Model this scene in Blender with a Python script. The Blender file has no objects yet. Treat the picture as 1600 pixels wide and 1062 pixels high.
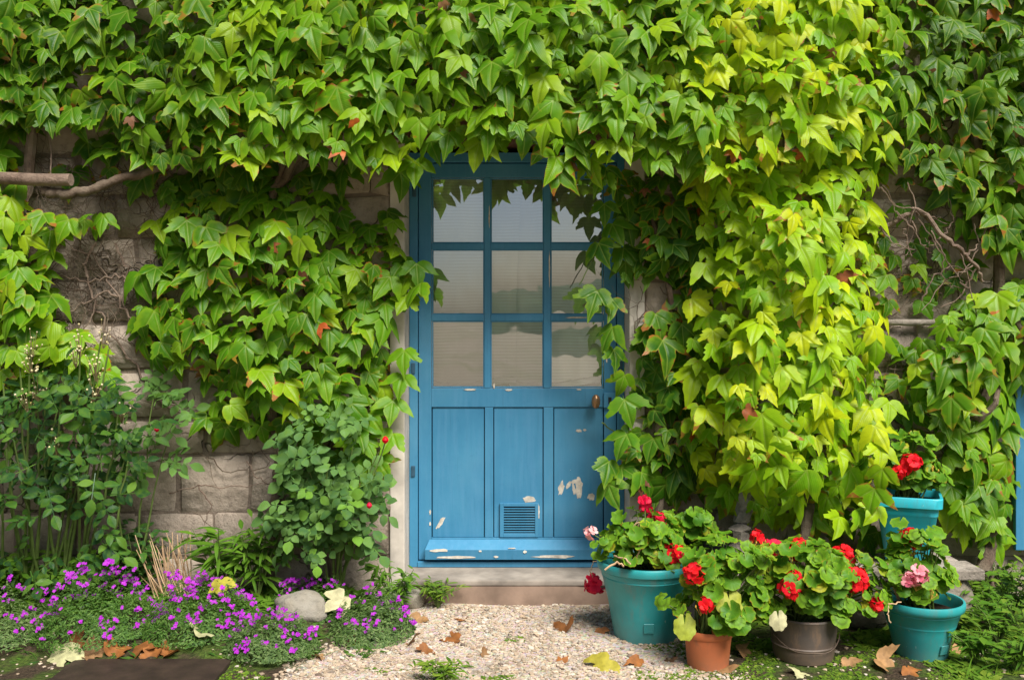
import bpy, bmesh, math, random
import numpy as np
from mathutils import Vector, Matrix, noise
from mathutils.geometry import delaunay_2d_cdt

random.seed(11)
rng = np.random.default_rng(11)
R = math.radians
scene = bpy.context.scene
COL = scene.collection

# ------------------------------------------------------------------ camera
CAM_D, CAM_H, FPX, HOR = 5.0, 1.4, 1500.0, 500.0
cam_data = bpy.data.cameras.new('camera')
cam = bpy.data.objects.new('camera', cam_data)
COL.objects.link(cam)
cam.location = (0, -CAM_D, CAM_H)
cam.rotation_euler = (R(90), 0, 0)
cam_data.sensor_width = 36
cam_data.lens = 36 * FPX / 1600
cam_data.shift_y = -(531 - HOR) / 1600
cam_data.clip_end = 2000
scene.camera = cam

# ------------------------------------------------------------------ light
SUN_DIR = Vector((0.42, -0.72, 1.05)).normalized()      # towards the sun
world = bpy.data.worlds.new('World')
scene.world = world
world.use_nodes = True
wn, wl = world.node_tree.nodes, world.node_tree.links
wn.clear()
sky = wn.new('ShaderNodeTexSky')
sky.sky_type = 'NISHITA'
sky.sun_disc = False
sky.sun_elevation = math.asin(SUN_DIR.z)
sky.sun_rotation = math.atan2(SUN_DIR.x, SUN_DIR.y)
sky.dust_density = 2.0
hsv = wn.new('ShaderNodeHueSaturation')
hsv.inputs['Saturation'].default_value = 0.9
hsv.inputs['Value'].default_value = 1.0
bg = wn.new('ShaderNodeBackground')
bg.inputs['Strength'].default_value = 0.054
wo = wn.new('ShaderNodeOutputWorld')
wl.new(sky.outputs[0], hsv.inputs['Color'])
wl.new(hsv.outputs[0], bg.inputs['Color'])
wl.new(bg.outputs[0], wo.inputs['Surface'])
sd = bpy.data.lights.new('sun', 'SUN')
sd.energy = 5.0
sd.angle = R(30)
sd.color = (1.0, 0.975, 0.93)
sun = bpy.data.objects.new('sun', sd)
COL.objects.link(sun)
sun.rotation_euler = SUN_DIR.to_track_quat('Z', 'Y').to_euler()
vs = scene.view_settings
vs.view_transform = 'Standard'
vs.look = 'None'
vs.exposure = 0.50
vs.gamma = 1
vs.use_curve_mapping = False
scene.cycles.max_bounces = 7
scene.cycles.diffuse_bounces = 3
scene.cycles.glossy_bounces = 3
scene.cycles.transmission_bounces = 4
scene.cycles.transparent_max_bounces = 6

# ------------------------------------------------------------------ pixel -> place
def at(px, py, p=0.0):
    """the point p metres in front of the door's plane on the sight line of photo pixel px,py"""
    d = CAM_D - p
    return Vector(((px - 800) * d / FPX, -p, CAM_H + (HOR - py) * d / FPX))

def gd(px, py):
    d = FPX * CAM_H / (py - HOR)
    return Vector(((px - 800) * d / FPX, d - CAM_D, 0.0))

# ------------------------------------------------------------------ materials
def mat(name):
    m = bpy.data.materials.new(name)
    m.use_nodes = True
    nt = m.node_tree
    for n in list(nt.nodes):
        if n.type != 'OUTPUT_MATERIAL':
            nt.nodes.remove(n)
    out = nt.nodes['Material Output']
    return m, nt, out

class NT:
    """tiny helper round a node tree"""
    def __init__(s, nt):
        s.nt, s.n, s.l = nt, nt.nodes, nt.links
    def add(s, t, **kw):
        n = s.n.new(t)
        for k, v in kw.items():
            setattr(n, k, v)
        return n
    def put(s, sock, v):
        if isinstance(v, bpy.types.NodeSocket):
            s.l.new(v, sock)
        elif v is not None:
            if isinstance(v, (tuple, list)) and len(v) == 3 and sock.type == 'RGBA':
                v = (*v, 1)
            sock.default_value = v
    def math(s, op, a, b=None, c=None, clamp=False):
        n = s.add('ShaderNodeMath', operation=op)
        n.use_clamp = clamp
        for i, v in enumerate((a, b, c)):
            if v is not None:
                s.put(n.inputs[i], v)
        return n.outputs[0]
    def mix(s, f, a, b, mode='MIX'):
        n = s.add('ShaderNodeMix', data_type='RGBA', blend_type=mode)
        s.put(n.inputs[0], f); s.put(n.inputs[6], a); s.put(n.inputs[7], b)
        return n.outputs[2]
    def ramp(s, f, stops, interp='LINEAR'):
        n = s.add('ShaderNodeValToRGB')
        cr = n.color_ramp
        cr.interpolation = interp
        while len(cr.elements) < len(stops):
            cr.elements.new(0.5)
        for e, (p, c) in zip(cr.elements, stops):
            e.position = p
            e.color = (*c, 1) if len(c) == 3 else c
        s.put(n.inputs[0], f)
        return n.outputs[0]
    def noise(s, vec, scale, detail=4, rough=0.55, dist=0.0):
        n = s.add('ShaderNodeTexNoise')
        if vec is not None:
            s.l.new(vec, n.inputs['Vector'])
        n.inputs['Scale'].default_value = scale
        n.inputs['Detail'].default_value = detail
        n.inputs['Roughness'].default_value = rough
        n.inputs['Distortion'].default_value = dist
        return n.outputs[0]
    def step(s, v, lo, hi):
        n = s.add('ShaderNodeMapRange', interpolation_type='SMOOTHSTEP')
        s.put(n.inputs[0], v)
        n.inputs[1].default_value = lo
        n.inputs[2].default_value = hi
        return n.outputs[0]
    def mapping(s, vec, sc=(1, 1, 1)):
        n = s.add('ShaderNodeMapping')
        s.l.new(vec, n.inputs[0])
        n.inputs['Scale'].default_value = sc
        return n.outputs[0]
    def bump(s, h, strength=0.3, dist=0.01):
        n = s.add('ShaderNodeBump')
        s.put(n.inputs['Height'], h)
        n.inputs['Strength'].default_value = strength
        n.inputs['Distance'].default_value = dist
        return n.outputs[0]
    def bsdf(s, col, rough=0.6, spec=0.5, normal=None, metal=0.0):
        n = s.add('ShaderNodeBsdfPrincipled')
        s.put(n.inputs['Base Color'], col)
        s.put(n.inputs['Roughness'], rough)
        s.put(n.inputs['Specular IOR Level'], spec)
        s.put(n.inputs['Metallic'], metal)
        if normal is not None:
            s.l.new(normal, n.inputs['Normal'])
        return n
    def pos(s):
        return s.add('ShaderNodeNewGeometry').outputs['Position']
    def obj(s):
        return s.add('ShaderNodeTexCoord').outputs['Object']
    def rnd(s):
        a = s.add('ShaderNodeObjectInfo').outputs['Random']
        b = s.add('ShaderNodeNewGeometry').outputs['Random Per Island']
        return s.math('FRACT', s.math('ADD', s.math('MULTIPLY', a, 1.0), s.math('MULTIPLY', b, 3.713)))

def leaf_mat(name, stops, spots=0.3, transl=0.3, rough=0.36, veins='ivy', spotcol=(0.42, 0.085, 0.012), edge=None, tgain=1.25, zone=0):
    m, nt, out = mat(name)
    N = NT(nt)
    r = N.rnd()
    col = N.ramp(r, stops)
    uvn = N.add('ShaderNodeTexCoord').outputs['UV']
    sep = N.add('ShaderNodeSeparateXYZ'); N.l.new(uvn, sep.inputs[0])
    x = N.math('ABSOLUTE', N.math('MULTIPLY_ADD', sep.outputs[0], 2.0, -1.0))
    y = sep.outputs[1]
    comb = N.add('ShaderNodeCombineXYZ')
    N.put(comb.inputs[0], sep.outputs[0]); N.put(comb.inputs[1], y); N.put(comb.inputs[2], N.math('MULTIPLY', r, 61.0))
    v3 = comb.outputs[0]
    eg = N.add('ShaderNodeUVMap'); eg.uv_map = 'edge'
    es = N.add('ShaderNodeSeparateXYZ'); N.l.new(eg.outputs[0], es.inputs[0])
    en = N.math('MULTIPLY_ADD', N.noise(v3, 5.0, 3), 0.8, N.math('MULTIPLY', es.outputs[0], 0.8))
    fr_ = N.math('FRACT', N.math('MULTIPLY', r, 17.3))
    # broad tone change over the blade
    tone = N.noise(v3, 2.2, 2)
    col = N.mix(N.step(tone, 0.35, 0.75), col, N.mix(0.45, col, (0.12, 0.22, 0.010)))
    h = None
    if veins in ('ivy', 'round'):
        rim = N.step(en, 0.72, 1.25)
        col = N.mix(N.math('MULTIPLY', rim, N.math('MULTIPLY_ADD', fr_, 0.55, 0.08)), col, N.mix(1.0, N.mix(0.55, col, (0.30, 0.38, 0.012)), (1.25, 1.25, 1.25), 'MULTIPLY'))
        col = N.mix(N.math('MULTIPLY', N.step(en, 1.12, 1.22), N.step(fr_, 0.72, 0.95)), col, (0.30, 0.11, 0.02))
        blotch = N.step(N.noise(v3, 7.0, 4, 0.65), 0.50, 0.72)
        col = N.mix(N.math('MULTIPLY', blotch, 0.30), col, N.mix(1.0, col, (0.55, 0.62, 0.6), 'MULTIPLY'))
    if veins == 'ivy':
        d1 = x
        d2 = N.math('ABSOLUTE', N.math('SUBTRACT', N.math('MULTIPLY', x, 0.72), N.math('MULTIPLY', N.math('SUBTRACT', y, 0.03), 0.694)))
        d = N.math('MINIMUM', d1, d2)
        v = N.math('SUBTRACT', 1.0, N.step(d, 0.004, 0.03))
        chev = N.math('SINE', N.math('MULTIPLY', N.math('SUBTRACT', y, N.math('MULTIPLY', x, 0.75)), 46.0))
        v2 = N.step(chev, 0.86, 1.0)
        col = N.mix(N.math('MULTIPLY', v, 0.45), col, (0.30, 0.38, 0.07))
        col = N.mix(N.math('MULTIPLY', v2, 0.05), col, (0.26, 0.34, 0.06))
        h = N.math('ADD', N.math('MULTIPLY', N.step(d, 0.0, 0.10), 1.0), N.math('MULTIPLY', N.math('ABSOLUTE', chev), 0.14))
    elif veins == 'round':
        rad = N.math('SQRT', N.math('ADD', N.math('POWER', x, 2.0), N.math('POWER', N.math('MULTIPLY_ADD', y, 2.0, -1.0), 2.0)))
        ang = N.math('ARCTAN2', N.math('MULTIPLY_ADD', y, 2.0, -1.0), N.math('MULTIPLY_ADD', sep.outputs[0], 2.0, -1.0))
        rays = N.step(N.math('ABSOLUTE', N.math('SINE', N.math('MULTIPLY', ang, 4.5))), 0.0, 0.22)
        col = N.mix(N.math('MULTIPLY', N.math('SUBTRACT', 1.0, rays), 0.3), col, (0.20, 0.32, 0.05))
        if zone:
            ring = N.math('SUBTRACT', 1.0, N.step(N.math('ABSOLUTE', N.math('SUBTRACT', rad, 0.58)), 0.03, 0.16))
            col = N.mix(N.math('MULTIPLY', N.math('MULTIPLY', ring, N.step(r, 0.3, 0.8)), zone), col, (0.05, 0.065, 0.012))
        h = N.math('MULTIPLY', rays, 0.8)
    elif veins == 'rose':
        ch = N.math('ABSOLUTE', N.math('SINE', N.math('MULTIPLY', N.math('SUBTRACT', y, N.math('MULTIPLY', x, 0.5)), 30.0)))
        col = N.mix(N.math('MULTIPLY', N.math('SUBTRACT', 1.0, N.step(ch, 0.0, 0.3)), 0.2), col, (0.15, 0.24, 0.08))
        h = ch
    sp = N.noise(v3, 2.6, 3, 0.6, 0.4)
    if spots > 0:
        thr = 0.80 - 0.17 * spots
        smask = N.step(sp, thr, thr + 0.035)
        ymask = N.step(sp, thr - 0.10, thr + 0.02)
        col = N.mix(N.math('MULTIPLY', ymask, 0.5), col, (0.40, 0.38, 0.02))
        col = N.mix(N.math('MULTIPLY', smask, 0.9), col, spotcol)
    nrm = N.bump(h, 0.35, 0.012) if h is not None else None
    p = N.bsdf(col, N.math('MULTIPLY_ADD', tone, 0.25, rough - 0.12), 0.20, nrm)
    tr = N.add('ShaderNodeBsdfTranslucent')
    N.put(tr.inputs[0], N.mix(1.0, N.mix(0.25, col, (0.20, 0.42, 0.01)), (tgain,) * 3, 'MULTIPLY'))
    ms = N.add('ShaderNodeMixShader')
    ms.inputs[0].default_value = transl
    N.l.new(p.outputs[0], ms.inputs[1]); N.l.new(tr.outputs[0], ms.inputs[2])
    N.l.new(ms.outputs[0], out.inputs[0])
    return m

def simple_mat(name, col, rough=0.6, spec=0.4, var=0.25, scale=20, bump=0.0, metal=0.0, c2=None, bdist=0.004):
    m, nt, out = mat(name)
    N = NT(nt)
    o = N.obj()
    n = N.noise(o, scale, 5)
    a = tuple(c * (1 - var) for c in col)
    b = c2 or tuple(min(1, c * (1 + var)) for c in col)
    c = N.ramp(n, [(0.3, a), (0.7, b)])
    nrm = N.bump(N.noise(o, scale * 3, 6), bump, bdist) if bump else None
    N.l.new(N.bsdf(c, rough, spec, nrm, metal).outputs[0], out.inputs[0])
    return m

def rnd_mat(name, stops, rough=0.6, spec=0.4, transl=0.0, bump=0, noise_amt=0.3, noise_scale=30):
    """colour by random per piece"""
    m, nt, out = mat(name)
    N = NT(nt)
    c = N.ramp(N.rnd(), stops)
    o = N.pos()
    c = N.mix(noise_amt, c, N.mix(1.0, c, N.ramp(N.noise(o, noise_scale, 4), [(0.3, (0.35,) * 3), (0.7, (1.6,) * 3)]), 'MULTIPLY'))
    nrm = N.bump(N.noise(o, noise_scale * 2, 5), bump, 0.004) if bump else None
    p = N.bsdf(c, rough, spec, nrm)
    if transl:
        tr = N.add('ShaderNodeBsdfTranslucent'); N.put(tr.inputs[0], c)
        ms = N.add('ShaderNodeMixShader'); ms.inputs[0].default_value = transl
        N.l.new(p.outputs[0], ms.inputs[1]); N.l.new(tr.outputs[0], ms.inputs[2])
        N.l.new(ms.outputs[0], out.inputs[0])
    else:
        N.l.new(p.outputs[0], out.inputs[0])
    return m

def paint_mat():
    m, nt, out = mat('blue_paint')
    N = NT(nt)
    o = N.pos()
    big = N.noise(o, 3.0, 4)
    streak = N.noise(N.mapping(o, (14, 14, 1.2)), 3.0, 5)
    fine = N.noise(o, 60, 4)
    c = N.ramp(big, [(0.3, (0.036, 0.185, 0.325)), (0.7, (0.058, 0.245, 0.395))])
    c = N.mix(N.math('MULTIPLY', N.step(streak, 0.42, 0.72), 0.35), c, (0.085, 0.255, 0.42))
    c = N.mix(N.math('MULTIPLY', N.step(fine, 0.55, 0.8), 0.25), c, (0.025, 0.13, 0.27))
    chip = N.step(N.noise(N.mapping(o, (1, 1, 1.6)), 17, 6, 0.65), 0.755, 0.765)
    chip2 = N.step(N.noise(o, 45, 3), 0.80, 0.81)
    chip = N.math('MAXIMUM', chip, chip2)
    c = N.mix(chip, c, (0.50, 0.46, 0.40))
    scr = N.step(N.noise(N.mapping(o, (3, 3, 60)), 3.0, 3), 0.70, 0.76)
    c = N.mix(N.math('MULTIPLY', scr, 0.35), c, (0.02, 0.09, 0.16))
    fade = N.step(N.noise(o, 1.6, 5, 0.6), 0.45, 0.75)
    c = N.mix(N.math('MULTIPLY', fade, 0.35), c, (0.13, 0.31, 0.42))
    drip = N.step(N.noise(N.mapping(o, (26, 26, 0.9)), 3.0, 4), 0.60, 0.74)
    c = N.mix(N.math('MULTIPLY', drip, 0.30), c, (0.03, 0.12, 0.19))
    grain = N.noise(N.mapping(o, (40, 40, 2.0)), 4.0, 6)
    hh = N.math('SUBTRACT', N.math('ADD', N.math('MULTIPLY', grain, 0.5), N.math('MULTIPLY', fine, 0.3)), N.math('MULTIPLY', chip, 0.9))
    N.l.new(N.bsdf(c, N.math('MULTIPLY_ADD', streak, 0.25, 0.36), 0.4, N.bump(hh, 0.22, 0.003)).outputs[0], out.inputs[0])
    return m

def stone_mat(name, base, dark, warm):
    m, nt, out = mat(name)
    N = NT(nt)
    o = N.pos()
    r = N.rnd()
    a = N.noise(o, 5, 6, 0.6)
    b = N.noise(o, 28, 6, 0.7)
    c = N.mix(N.step(a, 0.35, 0.65), base, warm)
    c = N.mix(N.math('MULTIPLY', N.step(b, 0.48, 0.75), 0.6), c, dark)
    c = N.mix(N.math('MULTIPLY', r, 0.22), c, dark)
    vo = N.add('ShaderNodeTexVoronoi', feature='DISTANCE_TO_EDGE')
    dv = N.add('ShaderNodeVectorMath', operation='ADD')
    N.l.new(o, dv.inputs[0])
    nz = N.add('ShaderNodeTexNoise'); nz.inputs['Scale'].default_value = 6
    N.l.new(o, nz.inputs['Vector'])
    sc = N.add('ShaderNodeVectorMath', operation='SCALE'); sc.inputs['Scale'].default_value = 0.35
    N.l.new(nz.outputs['Color'], sc.inputs[0]); N.l.new(sc.outputs[0], dv.inputs[1])
    N.l.new(dv.outputs[0], vo.inputs['Vector'])
    vo.inputs['Scale'].default_value = 3.2
    crack = N.math('SUBTRACT', 1.0, N.step(vo.outputs[0], 0.0, 0.022))
    crack = N.math('MULTIPLY', crack, N.step(N.noise(o, 2.3, 2), 0.52, 0.66))
    c = N.mix(N.math('MULTIPLY', crack, 0.8), c, (0.05, 0.04, 0.03))
    h = N.math('SUBTRACT', N.math('ADD', a, N.math('MULTIPLY', b, 0.6)), crack)
    N.l.new(N.bsdf(c, 0.9, 0.2, N.bump(h, 0.9, 0.02)).outputs[0], out.inputs[0])
    return m

def bark_mat(name, c1, c2):
    m, nt, out = mat(name)
    N = NT(nt)
    o = N.pos()
    n = N.noise(o, 40, 6, 0.7, 0.6)
    n2 = N.noise(o, 9, 4)
    c = N.mix(N.step(n2, 0.35, 0.7), N.ramp(n, [(0.3, tuple(x * 0.35 for x in c1)), (0.65, c1)]), c2)
    N.l.new(N.bsdf(c, 0.9, 0.2, N.bump(n, 1.0, 0.01)).outputs[0], out.inputs[0])
    return m

def ground_mat():
    m, nt, out = mat('ground_soil')
    N = NT(nt)
    o = N.pos()
    sep = N.add('ShaderNodeSeparateXYZ'); N.l.new(o, sep.inputs[0])
    X, Y = sep.outputs[0], sep.outputs[1]
    wob = N.math('MULTIPLY', N.math('SUBTRACT', N.noise(o, 4.5, 4), 0.5), 0.55)
    xl = N.math('SUBTRACT', N.math('ADD', X, wob), N.math('MULTIPLY', N.math('ADD', Y, 0.28), 0.42))
    # the gravel path: from the step outwards
    left = N.step(xl, -0.58, -0.44)
    right = N.math('SUBTRACT', 1.0, N.step(N.math('ADD', X, wob), 0.62, 0.86))
    g = N.math('MULTIPLY', left, right)
    far = N.step(N.math('MULTIPLY', Y, -1.0), 1.25, 2.2)
    fine = N.noise(o, 70, 5, 0.7)
    vor = N.add('ShaderNodeTexVoronoi'); vor.inputs['Scale'].default_value = 75
    N.l.new(o, vor.inputs['Vector'])
    grav = N.mix(0.65, N.ramp(fine, [(0.3, (0.25, 0.19, 0.14)), (0.65, (0.58, 0.47, 0.37))]), N.mix(0.75, vor.outputs['Color'], (0.62, 0.50, 0.39)))
    grav = N.mix(N.step(N.noise(o, 5, 4), 0.50, 0.72), grav, (0.26, 0.20, 0.14))
    soil = N.ramp(fine, [(0.3, (0.018, 0.012, 0.008)), (0.7, (0.085, 0.058, 0.034))])
    moss = N.ramp(N.noise(o, 40, 5), [(0.3, (0.02, 0.035, 0.006)), (0.7, (0.08, 0.12, 0.018))])
    soil = N.mix(N.step(N.noise(o, 6, 5), 0.42, 0.58), soil, moss)
    near = N.mix(g, soil, grav)
    farc = N.mix(N.step(N.noise(o, 0.5, 4), 0.4, 0.6), (0.21, 0.18, 0.11), (0.25, 0.20, 0.14))
    c = N.mix(far, near, farc)
    h = N.math('ADD', fine, N.math('MULTIPLY', vor.outputs[0], 0.8))
    N.l.new(N.bsdf(c, 0.92, 0.2, N.bump(h, 0.8, 0.012)).outputs[0], out.inputs[0])
    return m

def glass_mat():
    m, nt, out = mat('old_window_glass')
    N = NT(nt)
    o = N.pos()
    wav = N.bump(N.noise(N.mapping(o, (1, 1, 0.6)), 5.0, 2), 0.05, 0.02)
    g = N.add('ShaderNodeBsdfGlossy')
    g.inputs['Roughness'].default_value = 0.015
    g.inputs['Color'].default_value = (0.93, 0.97, 1, 1)
    N.l.new(wav, g.inputs['Normal'])
    t = N.add('ShaderNodeBsdfTransparent')
    t.inputs['Color'].default_value = (0.98, 0.99, 0.98, 1)
    f = N.add('ShaderNodeFresnel'); f.inputs['IOR'].default_value = 1.6
    fac = N.math('MULTIPLY_ADD', f.outputs[0], 1.0, 0.46, clamp=True)
    ms = N.add('ShaderNodeMixShader')
    N.l.new(fac, ms.inputs[0]); N.l.new(t.outputs[0], ms.inputs[1]); N.l.new(g.outputs[0], ms.inputs[2])
    N.l.new(ms.outputs[0], out.inputs[0])
    return m

def curtain_mat():
    m, nt, out = mat('net_curtain')
    N = NT(nt)
    o = N.pos()
    sep = N.add('ShaderNodeSeparateXYZ'); N.l.new(o, sep.inputs[0])
    st = N.math('SINE', N.math('MULTIPLY', N.math('ADD', sep.outputs[2], N.math('MULTIPLY', N.noise(o, 3, 2), 0.02)), 380.0))
    c = N.mix(N.step(st, -0.2, 0.9), (0.88, 0.83, 0.72), (0.76, 0.69, 0.57))
    c = N.mix(N.step(N.noise(o, 4, 3), 0.4, 0.7), c, (0.78, 0.70, 0.55))
    d = N.add('ShaderNodeBsdfDiffuse'); N.put(d.inputs[0], c)
    tr = N.add('ShaderNodeBsdfTranslucent'); N.put(tr.inputs[0], c)
    ms = N.add('ShaderNodeMixShader'); ms.inputs[0].default_value = 0.08
    N.l.new(d.outputs[0], ms.inputs[1]); N.l.new(tr.outputs[0], ms.inputs[2])
    N.l.new(ms.outputs[0], out.inputs[0])
    return m

def plastic_mat(name, c, dark, rough=0.38):
    m, nt, out = mat(name)
    N = NT(nt)
    o = N.obj()
    n = N.noise(o, 6, 5)
    c1 = N.mix(N.step(n, 0.35, 0.7), c, tuple(x * 1.25 + 0.01 for x in c))
    sep = N.add('ShaderNodeSeparateXYZ'); N.l.new(o, sep.inputs[0])
    dirt = N.math('MULTIPLY', N.step(N.noise(N.mapping(o, (6, 6, 2)), 4, 6, 0.7), 0.46, 0.74), 0.75)
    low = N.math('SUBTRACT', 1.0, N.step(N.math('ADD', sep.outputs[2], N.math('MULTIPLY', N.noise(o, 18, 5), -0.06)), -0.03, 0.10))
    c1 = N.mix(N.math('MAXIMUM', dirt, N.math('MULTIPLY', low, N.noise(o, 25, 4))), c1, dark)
    scr = N.step(N.noise(N.mapping(o, (9, 9, 3)), 9, 3, 0.5), 0.735, 0.75)
    c1 = N.mix(N.math('MULTIPLY', scr, 0.6), c1, (0.5, 0.62, 0.6))
    N.l.new(N.bsdf(c1, N.math('MULTIPLY_ADD', n, 0.3, rough - 0.1), 0.5, N.bump(N.noise(o, 90, 4), 0.08, 0.002)).outputs[0], out.inputs[0])
    return m

M = {}
M['paint'] = paint_mat()
M['glass'] = glass_mat()
M['curtain'] = curtain_mat()
M['ground'] = ground_mat()
M['stone'] = stone_mat('wall_stone', (0.36, 0.29, 0.225), (0.11, 0.085, 0.065), (0.48, 0.39, 0.31))
M['mortar'] = stone_mat('wall_mortar', (0.20, 0.155, 0.12), (0.08, 0.062, 0.048), (0.27, 0.21, 0.16))
M['plaster'] = simple_mat('plaster', (0.52, 0.46, 0.39), 0.85, 0.2, 0.22, 9, 0.4)
M['step'] = simple_mat('step_stone', (0.27, 0.23, 0.19), 0.85, 0.2, 0.4, 7, 0.6)
M['riser'] = simple_mat('step_riser', (0.24, 0.165, 0.12), 0.9, 0.2, 0.3, 7, 0.5)
M['rock'] = stone_mat('rock', (0.30, 0.27, 0.22), (0.10, 0.09, 0.07), (0.24, 0.20, 0.14))
M['bark'] = bark_mat('vine_bark', (0.16, 0.11, 0.075), (0.20, 0.155, 0.11))
M['twig'] = bark_mat('dry_twig', (0.22, 0.15, 0.11), (0.26, 0.19, 0.14))
M['driftwood'] = bark_mat('weathered_wood', (0.32, 0.27, 0.22), (0.40, 0.34, 0.28))
M['barewood'] = simple_mat('bare_wood', (0.58, 0.52, 0.43), 0.8, 0.2, 0.35, 30, 0.4)
M['dark'] = simple_mat('dark_void', (0.02, 0.025, 0.025), 0.7, 0.2)
M['iron'] = simple_mat('painted_iron', (0.03, 0.09, 0.14), 0.5, 0.5)
M['bronze'] = simple_mat('bronze_knob', (0.36, 0.20, 0.10), 0.3, 0.5, 0.3, 40, 0.1, 0.6)
M['lintel'] = bark_mat('lintel_wood', (0.20, 0.10, 0.06), (0.16, 0.09, 0.06))
M['room'] = simple_mat('room_plaster', (0.25, 0.22, 0.18), 0.9, 0.1)
M['teal'] = plastic_mat('teal_plastic', (0.018, 0.27, 0.275), (0.11, 0.22, 0.20))
M['teal_bright'] = plastic_mat('bright_teal_plastic', (0.016, 0.37, 0.44), (0.08, 0.28, 0.30))
M['terracotta'] = plastic_mat('terracotta', (0.50, 0.135, 0.045), (0.28, 0.12, 0.06), 0.6)
M['pewter'] = plastic_mat('dark_metal_pot', (0.072, 0.056, 0.046), (0.19, 0.12, 0.075), 0.5)
M['blackpot'] = plastic_mat('black_plastic', (0.015, 0.015, 0.016), (0.05, 0.045, 0.04))
M['soil'] = simple_mat('potting_soil', (0.03, 0.02, 0.013), 0.95, 0.1, 0.6, 60, 0.9)
M['gravel'] = rnd_mat('gravel_pebbles', [(0.0, (0.48, 0.375, 0.265)), (0.25, (0.37, 0.27, 0.18)), (0.5, (0.53, 0.43, 0.32)), (0.7, (0.28, 0.205, 0.14)), (0.84, (0.58, 0.51, 0.42)), (1.0, (0.14, 0.10, 0.075))], 0.85, 0.25, 0, 0.4)
M['slab'] = simple_mat('ground_plate', (0.035, 0.022, 0.015), 0.6, 0.4, 0.35, 14, 0.3)
M['hills'] = simple_mat('wooded_hill', (0.05, 0.07, 0.035), 0.95, 0.1, 0.4, 0.2)
M['red'] = rnd_mat('red_petals', [(0.0, (0.80, 0.006, 0.012)), (0.5, (0.88, 0.014, 0.018)), (1.0, (0.72, 0.002, 0.02))], 0.55, 0.25, 0.35, 0, 0.15)
M['crimson'] = rnd_mat('crimson_petals', [(0.0, (0.70, 0.004, 0.045)), (1.0, (0.80, 0.01, 0.06))], 0.55, 0.3, 0.3, 0, 0.15)
M['pink'] = rnd_mat('pink_petals', [(0.0, (0.85, 0.22, 0.30)), (0.5, (0.88, 0.40, 0.42)), (1.0, (0.80, 0.14, 0.24))], 0.55, 0.3, 0.3, 0, 0.2)
M['whitepink'] = rnd_mat('whitish_petals', [(0.0, (0.85, 0.60, 0.58)), (1.0, (0.80, 0.25, 0.25))], 0.55, 0.3, 0.3, 0, 0.2)
M['purple'] = rnd_mat('purple_petals', [(0.0, (0.42, 0.02, 0.50)), (0.5, (0.52, 0.035, 0.58)), (1.0, (0.34, 0.015, 0.46))], 0.55, 0.3, 0.3, 0, 0.15)
M['calyx'] = simple_mat('flower_centre', (0.50, 0.32, 0.05), 0.7, 0.3)
M['stem'] = simple_mat('green_stem', (0.10, 0.15, 0.03), 0.6, 0.4, 0.3, 20)
M['stem_brown'] = simple_mat('brownish_stem', (0.16, 0.12, 0.05), 0.7, 0.3, 0.3, 20)
M['straw'] = rnd_mat('straw', [(0, (0.48, 0.30, 0.16)), (0.5, (0.58, 0.40, 0.24)), (1, (0.34, 0.20, 0.11))], 0.8, 0.2)
M['buds'] = rnd_mat('pale_buds', [(0, (0.55, 0.48, 0.20)), (0.5, (0.60, 0.50, 0.34)), (1, (0.40, 0.34, 0.10))], 0.7, 0.3)
M['wire'] = simple_mat('wire', (0.13, 0.09, 0.065), 0.5, 0.5, 0.3, 20, 0, 0.5)
M['pipe'] = simple_mat('grey_pipe', (0.10, 0.16, 0.17), 0.5, 0.4)
# leaves
G = lambda *c: c
M['ivy_dark'] = leaf_mat('creeper_leaf_dimmed', [(0, (0.024, 0.090, 0.004)), (0.45, (0.045, 0.145, 0.005)), (0.8, (0.078, 0.205, 0.006)), (1, (0.14, 0.27, 0.007))], 0.30)  # darker copy of the creeper green; upper corner dimness is put into the colour
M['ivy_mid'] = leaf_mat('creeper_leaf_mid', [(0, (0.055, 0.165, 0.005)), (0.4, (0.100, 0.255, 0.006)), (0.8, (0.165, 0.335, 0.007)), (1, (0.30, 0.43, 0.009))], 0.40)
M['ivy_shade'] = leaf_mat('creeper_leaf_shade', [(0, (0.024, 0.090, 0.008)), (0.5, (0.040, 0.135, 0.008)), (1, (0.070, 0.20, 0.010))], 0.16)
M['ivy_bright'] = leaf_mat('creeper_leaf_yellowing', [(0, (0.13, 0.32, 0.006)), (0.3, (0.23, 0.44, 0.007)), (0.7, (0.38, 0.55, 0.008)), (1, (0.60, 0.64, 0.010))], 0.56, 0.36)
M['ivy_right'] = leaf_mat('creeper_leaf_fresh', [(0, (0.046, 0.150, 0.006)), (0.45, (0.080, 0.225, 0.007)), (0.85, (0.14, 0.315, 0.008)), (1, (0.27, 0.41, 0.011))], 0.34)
M['ger'] = leaf_mat('geranium_leaf', [(0, (0.050, 0.165, 0.010)), (0.4, (0.095, 0.25, 0.014)), (0.9, (0.17, 0.34, 0.018)), (1, (0.42, 0.38, 0.02))], 0.15, 0.28, 0.5, 'round', zone=0.45)
M['rose_dark'] = leaf_mat('rose_leaf_deep', [(0, (0.012, 0.050, 0.016)), (0.5, (0.024, 0.085, 0.020)), (0.85, (0.055, 0.145, 0.022)), (1, (0.13, 0.24, 0.03))], 0.05, 0.22, 0.38, 'rose')
M['rose_grey'] = leaf_mat('rose_leaf_greyish', [(0, (0.060, 0.145, 0.042)), (0.5, (0.105, 0.22, 0.062)), (0.85, (0.16, 0.30, 0.075)), (1, (0.17, 0.36, 0.03))], 0.05, 0.25, 0.45, 'rose')
M['rose_pale'] = leaf_mat('rose_leaf_pale', [(0, (0.09, 0.20, 0.045)), (1, (0.15, 0.29, 0.07))], 0.0, 0.3, 0.5, 'rose')
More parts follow.
